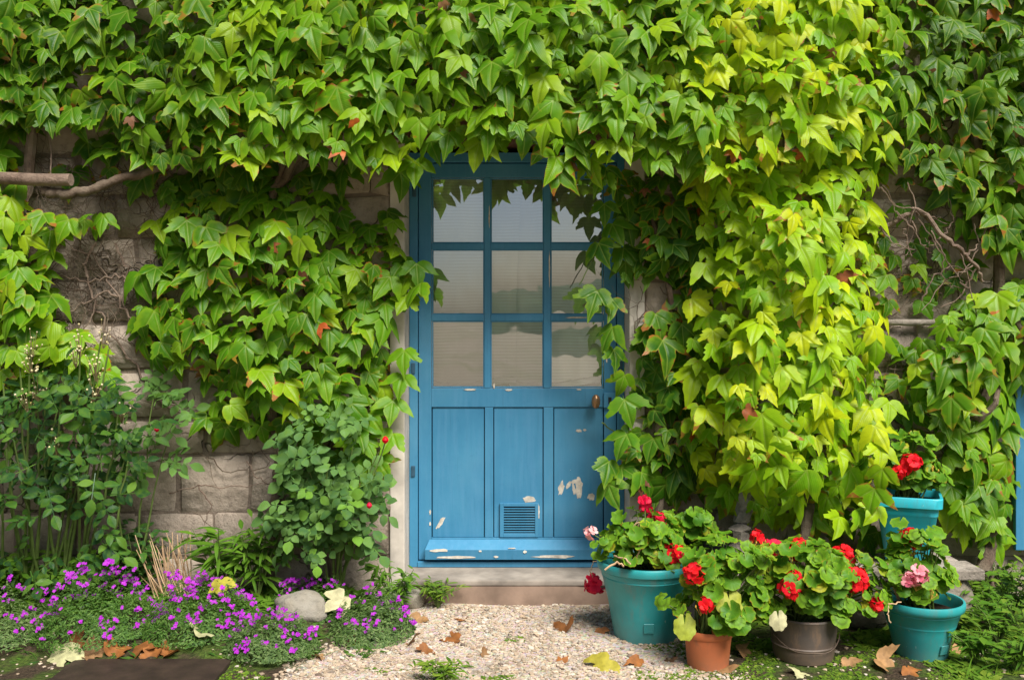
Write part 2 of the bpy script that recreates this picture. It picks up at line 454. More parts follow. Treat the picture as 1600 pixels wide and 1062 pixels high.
M['weed'] = leaf_mat('weed_leaf', [(0, (0.05, 0.14, 0.012)), (0.5, (0.09, 0.20, 0.016)), (1, (0.15, 0.28, 0.03))], 0.0, 0.3, 0.5, 'none')
M['mat_green'] = leaf_mat('mat_foliage', [(0, (0.018, 0.055, 0.010)), (0.5, (0.045, 0.12, 0.018)), (1, (0.13, 0.22, 0.05))], 0.0, 0.25, 0.55, 'none')
M['mat_grey'] = leaf_mat('grey_mat_foliage', [(0, (0.030, 0.062, 0.018)), (0.5, (0.075, 0.135, 0.040)), (1, (0.18, 0.24, 0.09))], 0.0, 0.25, 0.6, 'none')
M['moss'] = leaf_mat('moss_foliage', [(0, (0.05, 0.11, 0.010)), (0.5, (0.10, 0.19, 0.014)), (1, (0.20, 0.27, 0.03))], 0.0, 0.25, 0.6, 'none')
M['dead'] = rnd_mat('dead_leaf', [(0, (0.20, 0.075, 0.02)), (0.4, (0.30, 0.11, 0.025)), (0.7, (0.13, 0.065, 0.035)), (1, (0.36, 0.20, 0.08))], 0.7, 0.3, 0.15, 0.3, 0.5, 40)
M['dead_orange'] = rnd_mat('withered_creeper_leaf', [(0, (0.34, 0.06, 0.010)), (0.4, (0.42, 0.10, 0.012)), (0.7, (0.16, 0.06, 0.025)), (1, (0.28, 0.15, 0.05))], 0.55, 0.4, 0.2, 0.3, 0.5, 40)
M['dead_pale'] = rnd_mat('pale_dead_leaf', [(0, (0.46, 0.44, 0.22)), (1, (0.50, 0.46, 0.26))], 0.7, 0.3, 0.15, 0.3, 0.4, 40)
M['dead_yellow'] = rnd_mat('yellow_dead_leaf', [(0, (0.26, 0.34, 0.03)), (1, (0.40, 0.34, 0.04))], 0.6, 0.3, 0.2, 0.3, 0.4, 40)

# ------------------------------------------------------------------ objects
def tag(o, label=None, cat=None, group=None, kind=None):
    if label: o['label'] = label
    if cat: o['category'] = cat
    if group: o['group'] = group
    if kind: o['kind'] = kind
    return o

def empty(name, loc, label=None, cat=None, group=None, kind=None):
    o = bpy.data.objects.new(name, None)
    COL.objects.link(o)
    o.location = loc
    o.empty_display_size = 0.05
    return tag(o, label, cat, group, kind)

def origin(o):
    """world position of an unrotated, at most once nested parent"""
    v = Vector((0, 0, 0))
    while o is not None:
        v = v + o.location
        o = o.parent
    return v

def link(name, me, parent=None, M4=None, kind=None):
    """link mesh ME, given in world coordinates (or by world matrix M4), under PARENT"""
    o = bpy.data.objects.new(name, me)
    COL.objects.link(o)
    base = origin(parent) if parent else Vector((0, 0, 0))
    if parent:
        o.parent = parent
    o.matrix_basis = Matrix.Translation(-base) @ (M4 if M4 is not None else Matrix())
    if kind: o['kind'] = kind
    return o

def np_mesh(name, V, F, UV=None, m=None, smooth=True):
    me = bpy.data.meshes.new(name)
    V = np.asarray(V, dtype=np.float32); F = np.asarray(F, dtype=np.int32)
    n, k = len(V), len(F)
    me.vertices.add(n); me.vertices.foreach_set('co', V.ravel())
    me.loops.add(k * 3); me.loops.foreach_set('vertex_index', F.ravel())
    me.polygons.add(k); me.polygons.foreach_set('loop_start', np.arange(0, 3 * k, 3, dtype=np.int32))
    me.polygons.foreach_set('use_smooth', np.full(k, smooth))
    if UV is not None:
        l = me.uv_layers.new(name='UVMap')
        UV = np.asarray(UV, dtype=np.float32)
        l.data.foreach_set('uv', UV[F.ravel(), :2].ravel())
        if UV.shape[1] == 3:
            l2 = me.uv_layers.new(name='edge')
            l2.data.foreach_set('uv', np.repeat(UV[F.ravel(), 2:3], 2, axis=1).ravel())
    me.update(calc_edges=True)
    if m: me.materials.append(m)
    return me

def tile_mesh(name, T, Ms, m, smooth=True):
    """one mesh from template T=(V,F,UV) repeated at each 4x4 matrix"""
    V, F, UV = T
    A = np.array([[list(r) for r in x] for x in Ms], dtype=np.float32)
    n = len(A)
    H = np.concatenate([V, np.ones((len(V), 1))], axis=1).astype(np.float32)
    W = np.einsum('nij,vj->nvi', A, H)[:, :, :3].reshape(-1, 3)
    FF = (F[None] + (np.arange(n) * len(V))[:, None, None]).reshape(-1, 3)
    UU = np.tile(UV, (n, 1)) if UV is not None else None
    return W, FF, UU

def join(parts):
    Vs, Fs, Us, o = [], [], [], 0
    for V, F, U in parts:
        Vs.append(V); Fs.append(np.asarray(F) + o); Us.append(U if U is not None else np.zeros((len(V), 2))); o += len(V)
    return np.concatenate(Vs), np.concatenate(Fs), np.concatenate(Us)

class MB:
    """collects shapes (polygons) into one mesh"""
    def __init__(s): s.v, s.f = [], []
    def add(s, V, F):
        o = len(s.v); s.v += [tuple(x) for x in V]; s.f += [tuple(i + o for i in q) for q in F]; return s
    def box(s, x0, x1, y0, y1, z0, z1):
        V = [(x0, y0, z0), (x1, y0, z0), (x1, y1, z0), (x0, y1, z0), (x0, y0, z1), (x1, y0, z1), (x1, y1, z1), (x0, y1, z1)]
        return s.add(V, [(0, 3, 2, 1), (4, 5, 6, 7), (0, 1, 5, 4), (1, 2, 6, 5), (2, 3, 7, 6), (3, 0, 4, 7)])
    def tube(s, pts, rad, n=7, cap=True):
        pts = [Vector(p) for p in pts]
        if not hasattr(rad, '__len__'): rad = [rad] * len(pts)
        V, F = [], []
        up = Vector((0.123, 0.31, 0.94)).normalized()
        for i, p in enumerate(pts):
            t = (pts[min(i + 1, len(pts) - 1)] - pts[max(i - 1, 0)]).normalized()
            a = t.cross(up)
            if a.length < 1e-3: a = t.cross(Vector((1, 0, 0)))
            a.normalize(); b = t.cross(a); up = -(t.cross(a)).cross(t).cross(t) if False else up
            for k in range(n):
                w = 2 * math.pi * k / n
                V.append(p + (a * math.cos(w) + b * math.sin(w)) * rad[i])
        for i in range(len(pts) - 1):
            for k in range(n):
                F.append((i * n + k, i * n + (k + 1) % n, (i + 1) * n + (k + 1) % n, (i + 1) * n + k))
        if cap:
            F.append(tuple(range(n))[::-1]); F.append(tuple((len(pts) - 1) * n + k for k in range(n)))
        return s.add(V, F)
    def lathe(s, prof, c=(0, 0, 0), n=40, sq=0, rot=0.0):
        V, F = [], []
        for r, z in prof:
            for k in range(n):
                w = 2 * math.pi * k / n
                q = 1.0
                if sq: q = 1 / (abs(math.cos(w)) ** sq + abs(math.sin(w)) ** sq) ** (1 / sq)
                V.append((c[0] + r * q * math.cos(w + rot), c[1] + r * q * math.sin(w + rot), c[2] + z))
        for i in range(len(prof) - 1):
            for k in range(n):
                F.append((i * n + k, i * n + (k + 1) % n, (i + 1) * n + (k + 1) % n, (i + 1) * n + k))
        F.append(tuple(range(n))[::-1]); F.append(tuple((len(prof) - 1) * n + k for k in range(n)))
        return s.add(V, F)
    def build(s, name, m, parent=None, bevel=0.0, smooth=False, kind=None, segs=2):
        me = bpy.data.meshes.new(name)
        bm = bmesh.new()
        vs = [bm.verts.new(v) for v in s.v]
        for f in s.f:
            try: bm.faces.new([vs[i] for i in f])
            except ValueError: pass
        if bevel:
            bmesh.ops.bevel(bm, geom=bm.edges[:], offset=bevel, segments=segs, affect='EDGES', profile=0.6)
        bmesh.ops.recalc_face_normals(bm, faces=bm.faces)
        for f in bm.faces: f.smooth = smooth
        bm.to_mesh(me); bm.free()
        me.materials.append(m)
        if smooth:
            try: me.set_sharp_from_angle(angle=R(42))
            except Exception: pass
        return link(name, me, parent, kind=kind)

# ------------------------------------------------------------------ leaf templates (V, F, UV): tip along +Y, face +Z
def cdt_leaf(outline, inner, zf, uvf):
    pts = [Vector((a, b)) for a, b in outline] + [Vector((a, b)) for a, b in inner]
    n = len(outline)
    r = delaunay_2d_cdt(pts, [(i, (i + 1) % n) for i in range(n)], [], 1, 1e-5)
    V2, F = r[0], [tuple(f) for f in r[2]]
    V = np.array([(p.x, p.y, zf(p.x, p.y)) for p in V2])
    FF = []
    for f in F:
        a, b, c = (V2[i] for i in f)
        FF.append(f if (b - a).cross(c - a) > 0 else f[::-1])
    UV = np.array([(*uvf(p.x, p.y), 1.0 if any(k < n for k in og) else 0.0) for p, og in zip(V2, r[3])])
    return V, np.array(FF), UV

def ivy_template(lobed, fold, droop, curl, seed):
    rr = random.Random(seed)
    half = [(0.12, -0.11), (0.28, -0.15), (0.44, -0.08), (0.58, 0.08), (0.69, 0.28), (0.85, 0.56),
            (0.56, 0.49), (0.30, 0.40), (0.29, 0.54), (0.19, 0.80)]
    flat = [(0.13, -0.11), (0.29, -0.10), (0.42, 0.02), (0.48, 0.19), (0.49, 0.36), (0.47, 0.52),
            (0.40, 0.62), (0.33, 0.70), (0.24, 0.80), (0.13, 0.92)]
    lop = {1: rr.uniform(0.82, 1.12), -1: rr.uniform(0.82, 1.12)}
    h = [(a[0] * lobed + b[0] * (1 - lobed), a[1] * lobed + b[1] * (1 - lobed)) for a, b in zip(half, flat)]
    def side(sg):
        o = []
        for i, (x, y) in enumerate(h):
            j = 0.034
            o.append((sg * x * lop[sg] + rr.uniform(-j, j), y + rr.uniform(-j, j) + 0.10 * (lop[sg] - 1) * x))
            if 2 <= i < len(h) - 1:      # teeth between the points
                x2, y2 = h[i + 1]
                k = 0.5
                mx, my = (x + x2) / 2, (y + y2) / 2
                dx, dy = (x2 - x), (y2 - y)
                L = math.hypot(dx, dy) + 1e-6
                o.append((sg * (mx + dy / L * 0.012), my - dx / L * 0.012))
        return o
    rt, lf = side(1), side(-1)
    tip = (rr.uniform(-0.06, 0.06), 1.12)
    outline = [(0, 0.0)] + rt + [tip] + lf[::-1]
    inner = [(0, 0.2), (0, 0.42), (0, 0.64), (0, 0.86), (0.22, 0.2), (-0.22, 0.2), (0.2, 0.42), (-0.2, 0.42), (0.40, 0.34), (-0.40, 0.34)]
    ph = rr.uniform(0, 6)
    tw = rr.uniform(-0.14, 0.14)
    def zf(x, y):
        side_vein = abs(abs(x) * 0.72 - (y - 0.03) * 0.694)
        return (fold * abs(x) - curl * x * x - droop * max(y - 0.15, 0) ** 2 - 0.10 * max(0, 0.16 - side_vein) * (1 if abs(x) > 0.05 else 0)
                + 0.025 * math.sin(9 * x + ph) * math.cos(7 * y + ph) + tw * x * y)
    V, F, UV = cdt_leaf(outline, inner, zf, lambda x, y: (x * 0.5 + 0.5, y))
    V[:, 1] -= 0.42                       # the middle of the blade at the origin
    # leaf stalk running back from the notch
    s = 0.012
    a = np.array([(0, -0.42, 0.0), (0, -0.62, -0.22), (0.05 * rr.uniform(-1, 1), -0.72, -0.55)])
    PV, PF = [], []
    for p in a:
        for k in range(3):
            w = 2.1 * k
            PV.append((p[0] + s * math.cos(w), p[1] + s * math.sin(w) * 0.7, p[2] + s * math.sin(w) * 0.7))
    for i in range(2):
        for k in range(3):
            q = (i * 3 + k, i * 3 + (k + 1) % 3, i * 3 + 3 + (k + 1) % 3, i * 3 + 3 + k)
            PF += [(q[0], q[1], q[2]), (q[0], q[2], q[3])]
    PF = np.array(PF) + len(V)
    V = np.concatenate([V, np.array(PV)])
    UV = np.concatenate([UV, np.full((len(PV), 3), 0.5)])
    return V, np.concatenate([F, PF]), UV

_r = random.Random(404)
IVY = [ivy_template(_r.choice((1.0, 1.0, 1.05, 0.95, 1.1, 0.9, 0.75, 0.55, 0.2)), _r.uniform(-0.10, 0.36), _r.uniform(0.12, 0.65), _r.uniform(0.15, 0.55), 500 + i) for i in range(22)]

def round_template(seed, cup):
    rr = random.Random(seed)
    n = 26
    out = []
    for i in range(n):
        a = -math.pi / 2 + 0.16 + (2 * math.pi - 0.32) * i / (n - 1)
        r = 1.0 + 0.07 * math.cos(8 * (a + math.pi / 2) + math.pi) + rr.uniform(-0.03, 0.03)
        r *= 1.0 - 0.12 * abs(math.sin(a)) * (1 if a < 0 else 0)
        out.append((r * math.cos(a), r * math.sin(a)))
    out.append((0, -0.12))
    inner = [(0.5 * math.cos(a), 0.5 * math.sin(a)) for a in [0.2 + k * 0.785 for k in range(7)]] + [(0, 0.05)]
    ph = rr.uniform(0, 6)
    def zf(x, y):
        r = math.hypot(x, y); a = math.atan2(y, x)
        return cup * r * r + 0.10 * r * r * math.cos(4 * a + ph) + 0.07 * r * math.cos(8 * a + ph)
    return cdt_leaf(out, inner, zf, lambda x, y: (x * 0.5 + 0.5, y * 0.5 + 0.5))
GER = [round_template(1, 0.25), round_template(2, -0.2), round_template(3, 0.45), round_template(4, -0.35), round_template(5, 0.05)]

def oval(L, W, bend, fold=0.15, n=4):
    """simple leaf: L long, W wide, folded along the midrib"""
    V, F, UV = [], [], []
    prof = [0.0, 0.75, 1.0, 0.72, 0.0] if n == 4 else [0.0, 1.0, 0.0]
    for i, w in enumerate(prof):
        y = i / (len(prof) - 1)
        z = -bend * y * y * L
        if w == 0:
            V.append((0, y * L, z)); UV.append((0.5, y))
        else:
            V += [(-w * W / 2, y * L, z + fold * w * W / 2), (0, y * L, z), (w * W / 2, y * L, z + fold * w * W / 2)]
            UV += [(0.5 - w / 2, y), (0.5, y), (0.5 + w / 2, y)]
    m = len(prof) - 2
    F += [(0, 2, 1), (0, 3, 2)]
    for i in range(m - 1):
        a = 1 + 3 * i; b = a + 3
        F += [(a, a + 1, b + 1), (a, b + 1, b), (a + 1, a + 2, b + 2), (a + 1, b + 2, b + 1)]
    a = 1 + 3 * (m - 1); t = len(V) - 1
    F += [(a, a + 1, t), (a + 1, a + 2, t)]
    return np.array(V, float), np.array(F), np.array(UV, float)

def xf(T, M4):
    V, F, UV = T
    A = np.array([list(r) for r in M4])
    return V @ A[:3, :3].T + A[:3, 3], F, UV

def compound(seed, lw=0.62, pairs=2, L=0.42):
    """five leaflets on a stalk, unit length about 1"""
    rr = random.Random(seed)
    P = []
    def leaflet(y, ang, s):
        return xf(oval(L * s, L * lw * s, rr.uniform(0.1, 0.5), rr.uniform(0.0, 0.3)),
                  Matrix.Translation((0, y, -0.12 * y * y)) @ Matrix.Rotation(ang, 4, 'Z') @ Matrix.Rotation(rr.uniform(-0.35, 0.35), 4, 'Y') @ Matrix.Rotation(rr.uniform(-0.3, 0.2), 4, 'X'))
    for i in range(pairs):
        y = 0.25 + 0.28 * i
        for sg in (-1, 1):
            P.append(leaflet(y, sg * rr.uniform(0.95, 1.35), rr.uniform(0.75, 1.0)))
    P.append(leaflet(0.25 + 0.28 * pairs - 0.1, rr.uniform(-0.15, 0.15), 1.1))
    e = 0.25 + 0.28 * pairs - 0.08
    V = np.array([(-0.012, 0, 0), (0.012, 0, 0), (0.008, e, -0.12 * e * e), (-0.008, e, -0.12 * e * e)])
    P.append((V, np.array([(0, 1, 2), (0, 2, 3)]), np.full((4, 2), 0.5)))
    return join(P)
CMP = [compound(s) for s in range(5)]
CMP_ROUND = [compound(s + 20, 0.85, 2, 0.40) for s in range(5)]
LANCE = [oval(1, 0.20, 0.25), oval(1, 0.16, 0.5), oval(1, 0.26, 0.1)]
TINY = oval(1, 0.22, 0.2, 0.2, 2)
TINYW = oval(1, 0.55, 0.2, 0.2, 2)
def blade(bend):
    V, F, UV = [], [], []
    for i in range(4):
        y = i / 3; w = 0.03 * (1 - y) + 0.004
        yy = y * (1 - 0.3 * bend * y); z = -bend * y * y * 0.7
        V += [(-w, yy, z), (w, yy, z)]; UV += [(0.3, y), (0.7, y)]
    for i in range(3):
        a = 2 * i; F += [(a, a + 1, a + 3), (a, a + 3, a + 2)]
    return np.array(V), np.array(F), np.array(UV)
BLADE = [blade(0.2), blade(0.6), blade(1.0)]

def petal(L, W):
    V = np.array([(0, 0, 0), (-W * 0.42, L * 0.45, 0.05 * L), (-W * 0.4, L * 0.85, 0.02 * L), (0, L, -0.05 * L), (W * 0.4, L * 0.85, 0.02 * L), (W * 0.42, L * 0.45, 0.05 * L)])
    return V, np.array([(0, 5, 1), (1, 5, 4), (1, 4, 2), (2, 4, 3)]), V[:, :2] * 0
def floret(s, rr, n=5):
    P = []
    for k in range(n):
        P.append(xf(petal(s, s * 0.95), Matrix.Rotation(2 * math.pi * k / n + rr.uniform(-0.2, 0.2), 4, 'Z') @ Matrix.Rotation(rr.uniform(0.1, 0.55), 4, 'X')))
    return join(P)
def basis(nrm, tip, roll=0.0):
    z = Vector(nrm).normalized(); t = Vector(tip)
    y = (t - z * t.dot(z))
    if y.length < 1e-4: y = z.orthogonal()
    y.normalize(); x = y.cross(z)
    m = Matrix((x, y, z)).transposed().to_4x4()
    return m @ Matrix.Rotation(roll, 4, 'Z')
def umbel(seed, nf, rad, ps):
    rr = random.Random(seed)
    P = []
    for i in range(nf):
        t = math.acos(1 - 1.35 * (i + 0.5) / nf); w = i * 2.4 + rr.uniform(-.3, .3)
        d = Vector((math.sin(t) * math.cos(w), math.sin(t) * math.sin(w), math.cos(t)))
        P.append(xf(floret(ps * rr.uniform(0.75, 1.15), rr), Matrix.Translation(d * rad * rr.uniform(0.8, 1.15)) @ basis(d + Vector((rr.uniform(-.35, .35), rr.uniform(-.35, .35), 0.1)), (rr.random(), rr.random(), 0.2))))
    return join(P)
UMB = [umbel(1, 15, 0.036, 0.027), umbel(2, 11, 0.032, 0.028), umbel(3, 18, 0.042, 0.027), umbel(4, 6, 0.020, 0.024)]
def umb_mesh(i, mk, _c={}):
    if (i, mk) not in _c:
        V, F, U = UMB[i]; _c[i, mk] = np_mesh('flower_head', V, F, None, M[mk], False)
    return _c[i, mk]

_shared = {}
def shared(key, T, m, smooth=True):
    k = (key, m.name)
    if k not in _shared:
        _shared[k] = np_mesh(key.split('#')[0], *T, m, smooth)
    return _shared[k]

# ================================================================== SETTING
# ground: one sheet, fine near the house, out to the horizon
def gh(x, y):
    bed = max(0.0, min(1.0, (-0.50 + 0.42 * (y + 0.28) - x) / 0.3)) * max(0.0, min(1.0, (y + 1.15) / 0.25))
    h = 0.055 * bed * bed * (3 - 2 * bed)
    right = max(0.0, min(1.0, (x - 2.0) / 0.3)) * max(0.0, min(1.0, (y + 1.3) / 0.4))
    h += 0.02 * right
    amp = 0.018 * bed + 0.006
    h += amp * noise.noise(Vector((x * 4, y * 4, 0.3))) + 0.004 * noise.noise(Vector((x * 15, y * 15, 1.7)))
    return h
xs = [-400, -120, -40, -14, -7] + list(np.linspace(-4.2, 4.2, 141)) + [7, 14, 40, 120, 400]
ys = [-400, -120, -45, -18, -8, -5] + list(np.linspace(-3.4, 0.0, 70)) + [0.6, 4, 14, 60, 200]
V, F = [], []
for y in ys:
    for x in xs:
        V.append((x, y, gh(x, y) if abs(x) < 4.5 and -3.6 < y < 0.1 else -0.01))
nx = len(xs)
for j in range(len(ys) - 1):
    for i in range(nx - 1):
        a = j * nx + i
        F.append((a, a + 1, a + nx + 1)); F.append((a, a + nx + 1, a + nx))
o = link('ground', np_mesh('ground', V, F, None, M['ground']))
tag(o, kind='structure')

# low wooded hills far behind the viewer: what the door's panes mirror
V, F = [], []
NH = 120
for i in range(NH):
    a = math.pi + (i / (NH - 1)) * math.pi
    hgt = 3.4 + 1.3 * noise.noise(Vector((i * 0.11, 0, 0))) + 1.2 * noise.noise(Vector((i * 0.7, 3, 0)))
    for r_, z_ in ((95, -0.5), (110, hgt * 0.7), (135, hgt), (190, -0.5)):
        V.append((r_ * math.cos(a), r_ * math.sin(a), z_))
for i in range(NH - 1):
    for k in range(3):
        a = i * 4 + k
        F += [(a, a + 4, a + 5), (a, a + 5, a + 1)]
o = link('hills', np_mesh('hills', V, F, None, M['hills'])); tag(o, kind='structure')

# door opening and wall
WY = -0.20                                    # face of the wall
DX0, DX1, DZ0, DZ1 = -0.535, 0.585, 0.115, 2.27
wall = empty('stone_wall', (0, 0, 0), 'old house wall of rough pale stone blocks showing between the creepers', 'wall')
mb = MB()
mb.box(-6, DX0 - 0.072, WY + 0.003, 0.10, -0.1, 4.6).box(DX1 + 0.075, 6, WY + 0.003, 0.10, -0.1, 4.6).box(DX0 - 0.072, DX1 + 0.075, WY + 0.003, 0.10, DZ1 + 0.05, 4.6)
mb.build('mortar', M['mortar'], wall)
rr = random.Random(5)
z = -0.05
course = 0
while z < 3.2:
    hgt = rr.uniform(0.17, 0.33)
    x = -3.9 + rr.uniform(0, 0.3)
    while x < 3.9:
        w = rr.uniform(0.26, 0.68)
        x0, x1 = x + 0.006, x + w - 0.006
        x += w
        spans = []
        L, Rr = DX0 - 0.075, DX1 + 0.078
        if z + hgt > DZ1 + 0.06 and z > DZ1 - 0.15:
            spans = [(x0, x1)] if z > DZ1 + 0.05 else []
        if not spans:
            if x1 <= L or x0 >= Rr: spans = [(x0, x1)]
            else:
                if x0 < L - 0.08: spans.append((x0, L))
                if x1 > Rr + 0.08: spans.append((Rr, x1))
        for a, b in spans:
            bm = bmesh.new()
            n1, n2 = 5, 4
            prd = rr.uniform(0.002, 0.016)
            g = []
            for j in range(n2):
                row = []
                for i in range(n1):
                    u, v = i / (n1 - 1), j / (n2 - 1)
                    e = min(u, 1 - u, v, 1 - v)
                    yy = WY - (prd if e > 0.01 else -0.006) - (0.010 * noise.noise(Vector((a * 3 + u * 5, z * 5 + v * 3, 1))) if e > 0.01 else 0)
                    uu = u + (0.03 if u == 0 else -0.03 if u == 1 else 0) * rr.random()
                    if i == 1: uu = 0.035
                    if i == n1 - 2: uu = 0.965
                    vv = 0.055 if j == 1 else 0.945 if j == n2 - 2 else v
                    jit = 0.020
                    row.append(bm.verts.new((a + (b - a) * uu + rr.uniform(-jit, jit) * (0.4 if e < 0.01 else 1), yy, z + 0.006 + (hgt - 0.012) * vv + rr.uniform(-jit, jit) * 0.6)))
                g.append(row)
            for j in range(n2 - 1):
                for i in range(n1 - 1):
                    f = bm.faces.new((g[j][i], g[j][i + 1], g[j + 1][i + 1], g[j + 1][i])); f.smooth = True
            me = bpy.data.meshes.new('stone'); bm.to_mesh(me); bm.free(); me.materials.append(M['stone'])
            link('stone', me, wall)
    z += hgt
MB().box(DX0 - 0.074, DX0, WY - 0.016, 0.085, 0.02, DZ1 + 0.03).build('plaster_surround', M['plaster'], wall, 0.006)
MB().box(DX1, DX1 + 0.077, WY - 0.016, 0.085, 0.02, DZ1 + 0.03).build('plaster_surround', M['plaster'], wall, 0.006)
MB().box(DX0 - 0.12, DX1 + 0.12, WY - 0.03, 0.085, DZ1 + 0.032, DZ1 + 0.13).build('lintel', M['lintel'], wall, 0.008)

# dim room behind the door
mb = MB()
mb.box(-1.6, 1.6, 2.6, 2.7, 0, 2.8).box(-1.7, -1.6, 0.11, 2.7, 0, 2.8).box(1.6, 1.7, 0.11, 2.7, 0, 2.8).box(-1.6, 1.6, 0.11, 2.6, 2.7, 2.8)
o = mb.build('interior_wall', M['room']); tag(o, kind='structure')
o = MB().box(-1.6, 1.6, 0.115, 2.6, 0.0, 0.10).build('interior_floor', M['room']); tag(o, kind='structure')

# doorstep
st = empty('doorstep', (0.03, -0.2, 0), 'worn pale stone doorstep with a brown stained riser below the blue door', 'doorstep')
V = []
mb = MB().box(DX0 - 0.03, DX1 + 0.02, -0.262, 0.10, 0.088, 0.117)
mb.build('tread', M['step'], st, 0.008)
# riser, its front bowed outwards and stained brown
n = 16
V, F = [], []
for i in range(n + 1):
    u = i / n; x = -0.545 + u * 1.15
    yb = -0.245 - 0.035 * math.sin(math.pi * u) + 0.004 * noise.noise(Vector((x * 9, 0, 0)))
    V += [(x, yb, -0.03), (x, yb + 0.012, 0.0865), (x, 0.05, 0.0865), (x, 0.05, -0.03)]
for i in range(n):
    for k in range(4):
        a, b = i * 4 + k, i * 4 + (k + 1) % 4
        F.append((a, a + 4, b + 4, b))
F += [(0, 1, 2, 3), (n * 4 + 3, n * 4 + 2, n * 4 + 1, n * 4)]
MB().add(V, F).build('riser', M['riser'], st, smooth=True)

# ------------------------------------------------------------------ door frame and door
def px(x, p=0.0): return (x - 800) * (CAM_D - p) / FPX
def pz(y, p=0.0): return CAM_H + (HOR - y) * (CAM_D - p) / FPX
P = M['paint']
fr = empty('door_frame', (0.03, 0, DZ0), 'blue painted wooden frame fixed round the half glazed door', 'door frame')
MB().box(DX0 + 0.001, px(653), -0.012, 0.08, 0.118, DZ1).build('post', P, fr, 0.003)
MB().box(px(964), DX1 - 0.001, -0.012, 0.08, 0.118, DZ1).build('post', P, fr, 0.003)
MB().box(px(653), px(964), -0.012, 0.08, pz(254), DZ1).build('head', P, fr, 0.003)
MB().box(px(653), px(964), -0.018, 0.08, 0.1185, pz(876)).build('sill', P, fr, 0.003)
for x, y in ((646, 575), (648, 300), (969, 572), (969, 300), (646, 735)):
    h = MB().box(px(x) - 0.010, px(x) + 0.010, -0.020, -0.008, pz(y) - 0.028, pz(y) + 0.028)
    h.build('hinge', M['iron'], fr, 0.003)

door = empty('door', (0.03, 0.02, 0.13), 'weathered blue half glazed wooden door with nine panes and peeling paint', 'door')
Y0, Y1 = 0.004, 0.055
ZT, ZB = pz(255.5), pz(874)
PX = [(675.5, 756), (767, 849), (861, 942)]
PZ = [(278.5, 379), (390, 490.5), (502, 605)]
MB().box(px(654), px(674), Y0, Y1, ZB, ZT).build('stile', P, door, 0.003)
MB().box(px(944), px(963), Y0, Y1, ZB, ZT).build('stile', P, door, 0.003)
MB().box(px(674), px(944), Y0 + 0.001, Y1, pz(277), ZT).build('rail', P, door, 0.003)
MB().box(px(674), px(944), Y0 + 0.001, Y1, pz(636), pz(606.5)).build('rail', P, door, 0.003)
MB().box(px(674), px(944), Y0 + 0.001, Y1, ZB, pz(840)).build('rail', P, door, 0.003)
for a, b in ((756.5, 766.5), (849.5, 860.5)):
    MB().box(px(a), px(b), Y0 - 0.001, Y1 - 0.01, pz(606.5), pz(277)).build('muntin', P, door, 0.004)
for a, b in ((379.5, 389.5), (491, 501.5)):
    for c, d in ((674, 756.5), (766.5, 849.5), (860.5, 944)):
        MB().box(px(c), px(d), Y0 + 0.002, Y1 - 0.012, pz(b), pz(a)).build('muntin', P, door, 0.004)
rr = random.Random(3)
for c, (a, b) in enumerate(PX):
    for r_, (t, u) in enumerate(PZ):
        tx, tz = rr.uniform(-0.004, 0.004), rr.uniform(-0.003, 0.003)
        x0, x1, z0, z1 = px(a) - 0.006, px(b) + 0.006, pz(u) - 0.006, pz(t) + 0.006
        yg = Y0 + 0.017
        V = [(x0, yg - tx - tz, z0), (x1, yg + tx - tz, z0), (x1, yg + tx + tz, z1), (x0, yg - tx + tz, z1)]
        me_ = MB().add(V, [(0, 1, 2, 3)])
        pn = me_.build('pane', M['glass'], door)
        # putty line round the pane
        q = 0.006
        X0, X1, Z0, Z1 = x0 + 0.004, x1 - 0.004, z0 + 0.004, z1 - 0.004
        mb = MB()
        for (A, B, C, D) in ((X0, X1, Z0, Z0 + q), (X0, X1, Z1 - q, Z1), (X0, X0 + q, Z0 + q, Z1 - q), (X1 - q, X1, Z0 + q, Z1 - q)):
            mb.box(A, B, Y0 + 0.007, yg - 0.006, C, D)
        mb.build('putty', P, door, 0.0015, segs=1)
# lower half: three sunk panels between two battens
for a, b in ((674.5, 757), (771, 849), (865, 943.5)):
    MB().box(px(a) + 0.0035, px(b) - 0.0035, Y0 + 0.010, Y1 - 0.006, pz(839.5), pz(637)).build('panel', P, door, 0.002)
MB().box(px(674), px(944), Y1 - 0.008, Y1 - 0.003, pz(840), pz(636)).build('backing', M['dark'], door)
for a, b in ((757.3, 770.7), (849.3, 864.7)):
    MB().box(px(a), px(b), Y0 + 0.003, Y1 - 0.006, pz(839.8), pz(636.2)).build('batten', P, door, 0.003)
# sloped weatherboard along the foot
x0, x1 = px(665), px(952)
V = [(x0, Y0 - 0.045, pz(871)), (x1, Y0 - 0.045, pz(871)), (x1, Y0 - 0.052, pz(855)), (x0, Y0 - 0.052, pz(855)),
     (x0 + 0.02, Y0 - 0.002, pz(842)), (x1 - 0.02, Y0 - 0.002, pz(842)), (x0, Y0 - 0.0015, pz(871)), (x1, Y0 - 0.0015, pz(871))]
MB().add(V, [(0, 1, 2, 3), (3, 2, 5, 4), (0, 6, 7, 1), (0, 3, 4, 6), (1, 7, 5, 2), (6, 4, 5, 7)]).build('weatherboard', P, door, 0.002)
# vent
yv = Y0 + 0.010
vt = MB().box(px(787.5), px(835.5), yv - 0.0025, yv + 0.0005, pz(832), pz(792)).build('vent_backing', M['dark'], door)
mb = MB()
for (a, b, c, d) in ((781, 787, 839, 786), (836, 841, 839, 786), (787, 836, 791, 786), (787, 836, 839, 833)):
    mb.box(px(a), px(b), yv - 0.014, yv - 0.001, pz(c), pz(d))
vf = mb.build('vent_frame', P, door, 0.0015, segs=1)
for k in range(10):
    y = 793.3 + k * 4.0
    MB().box(px(787), px(836), yv - 0.010, yv - 0.006, pz(y + 1.7), pz(y)).build('slat', P, vf)
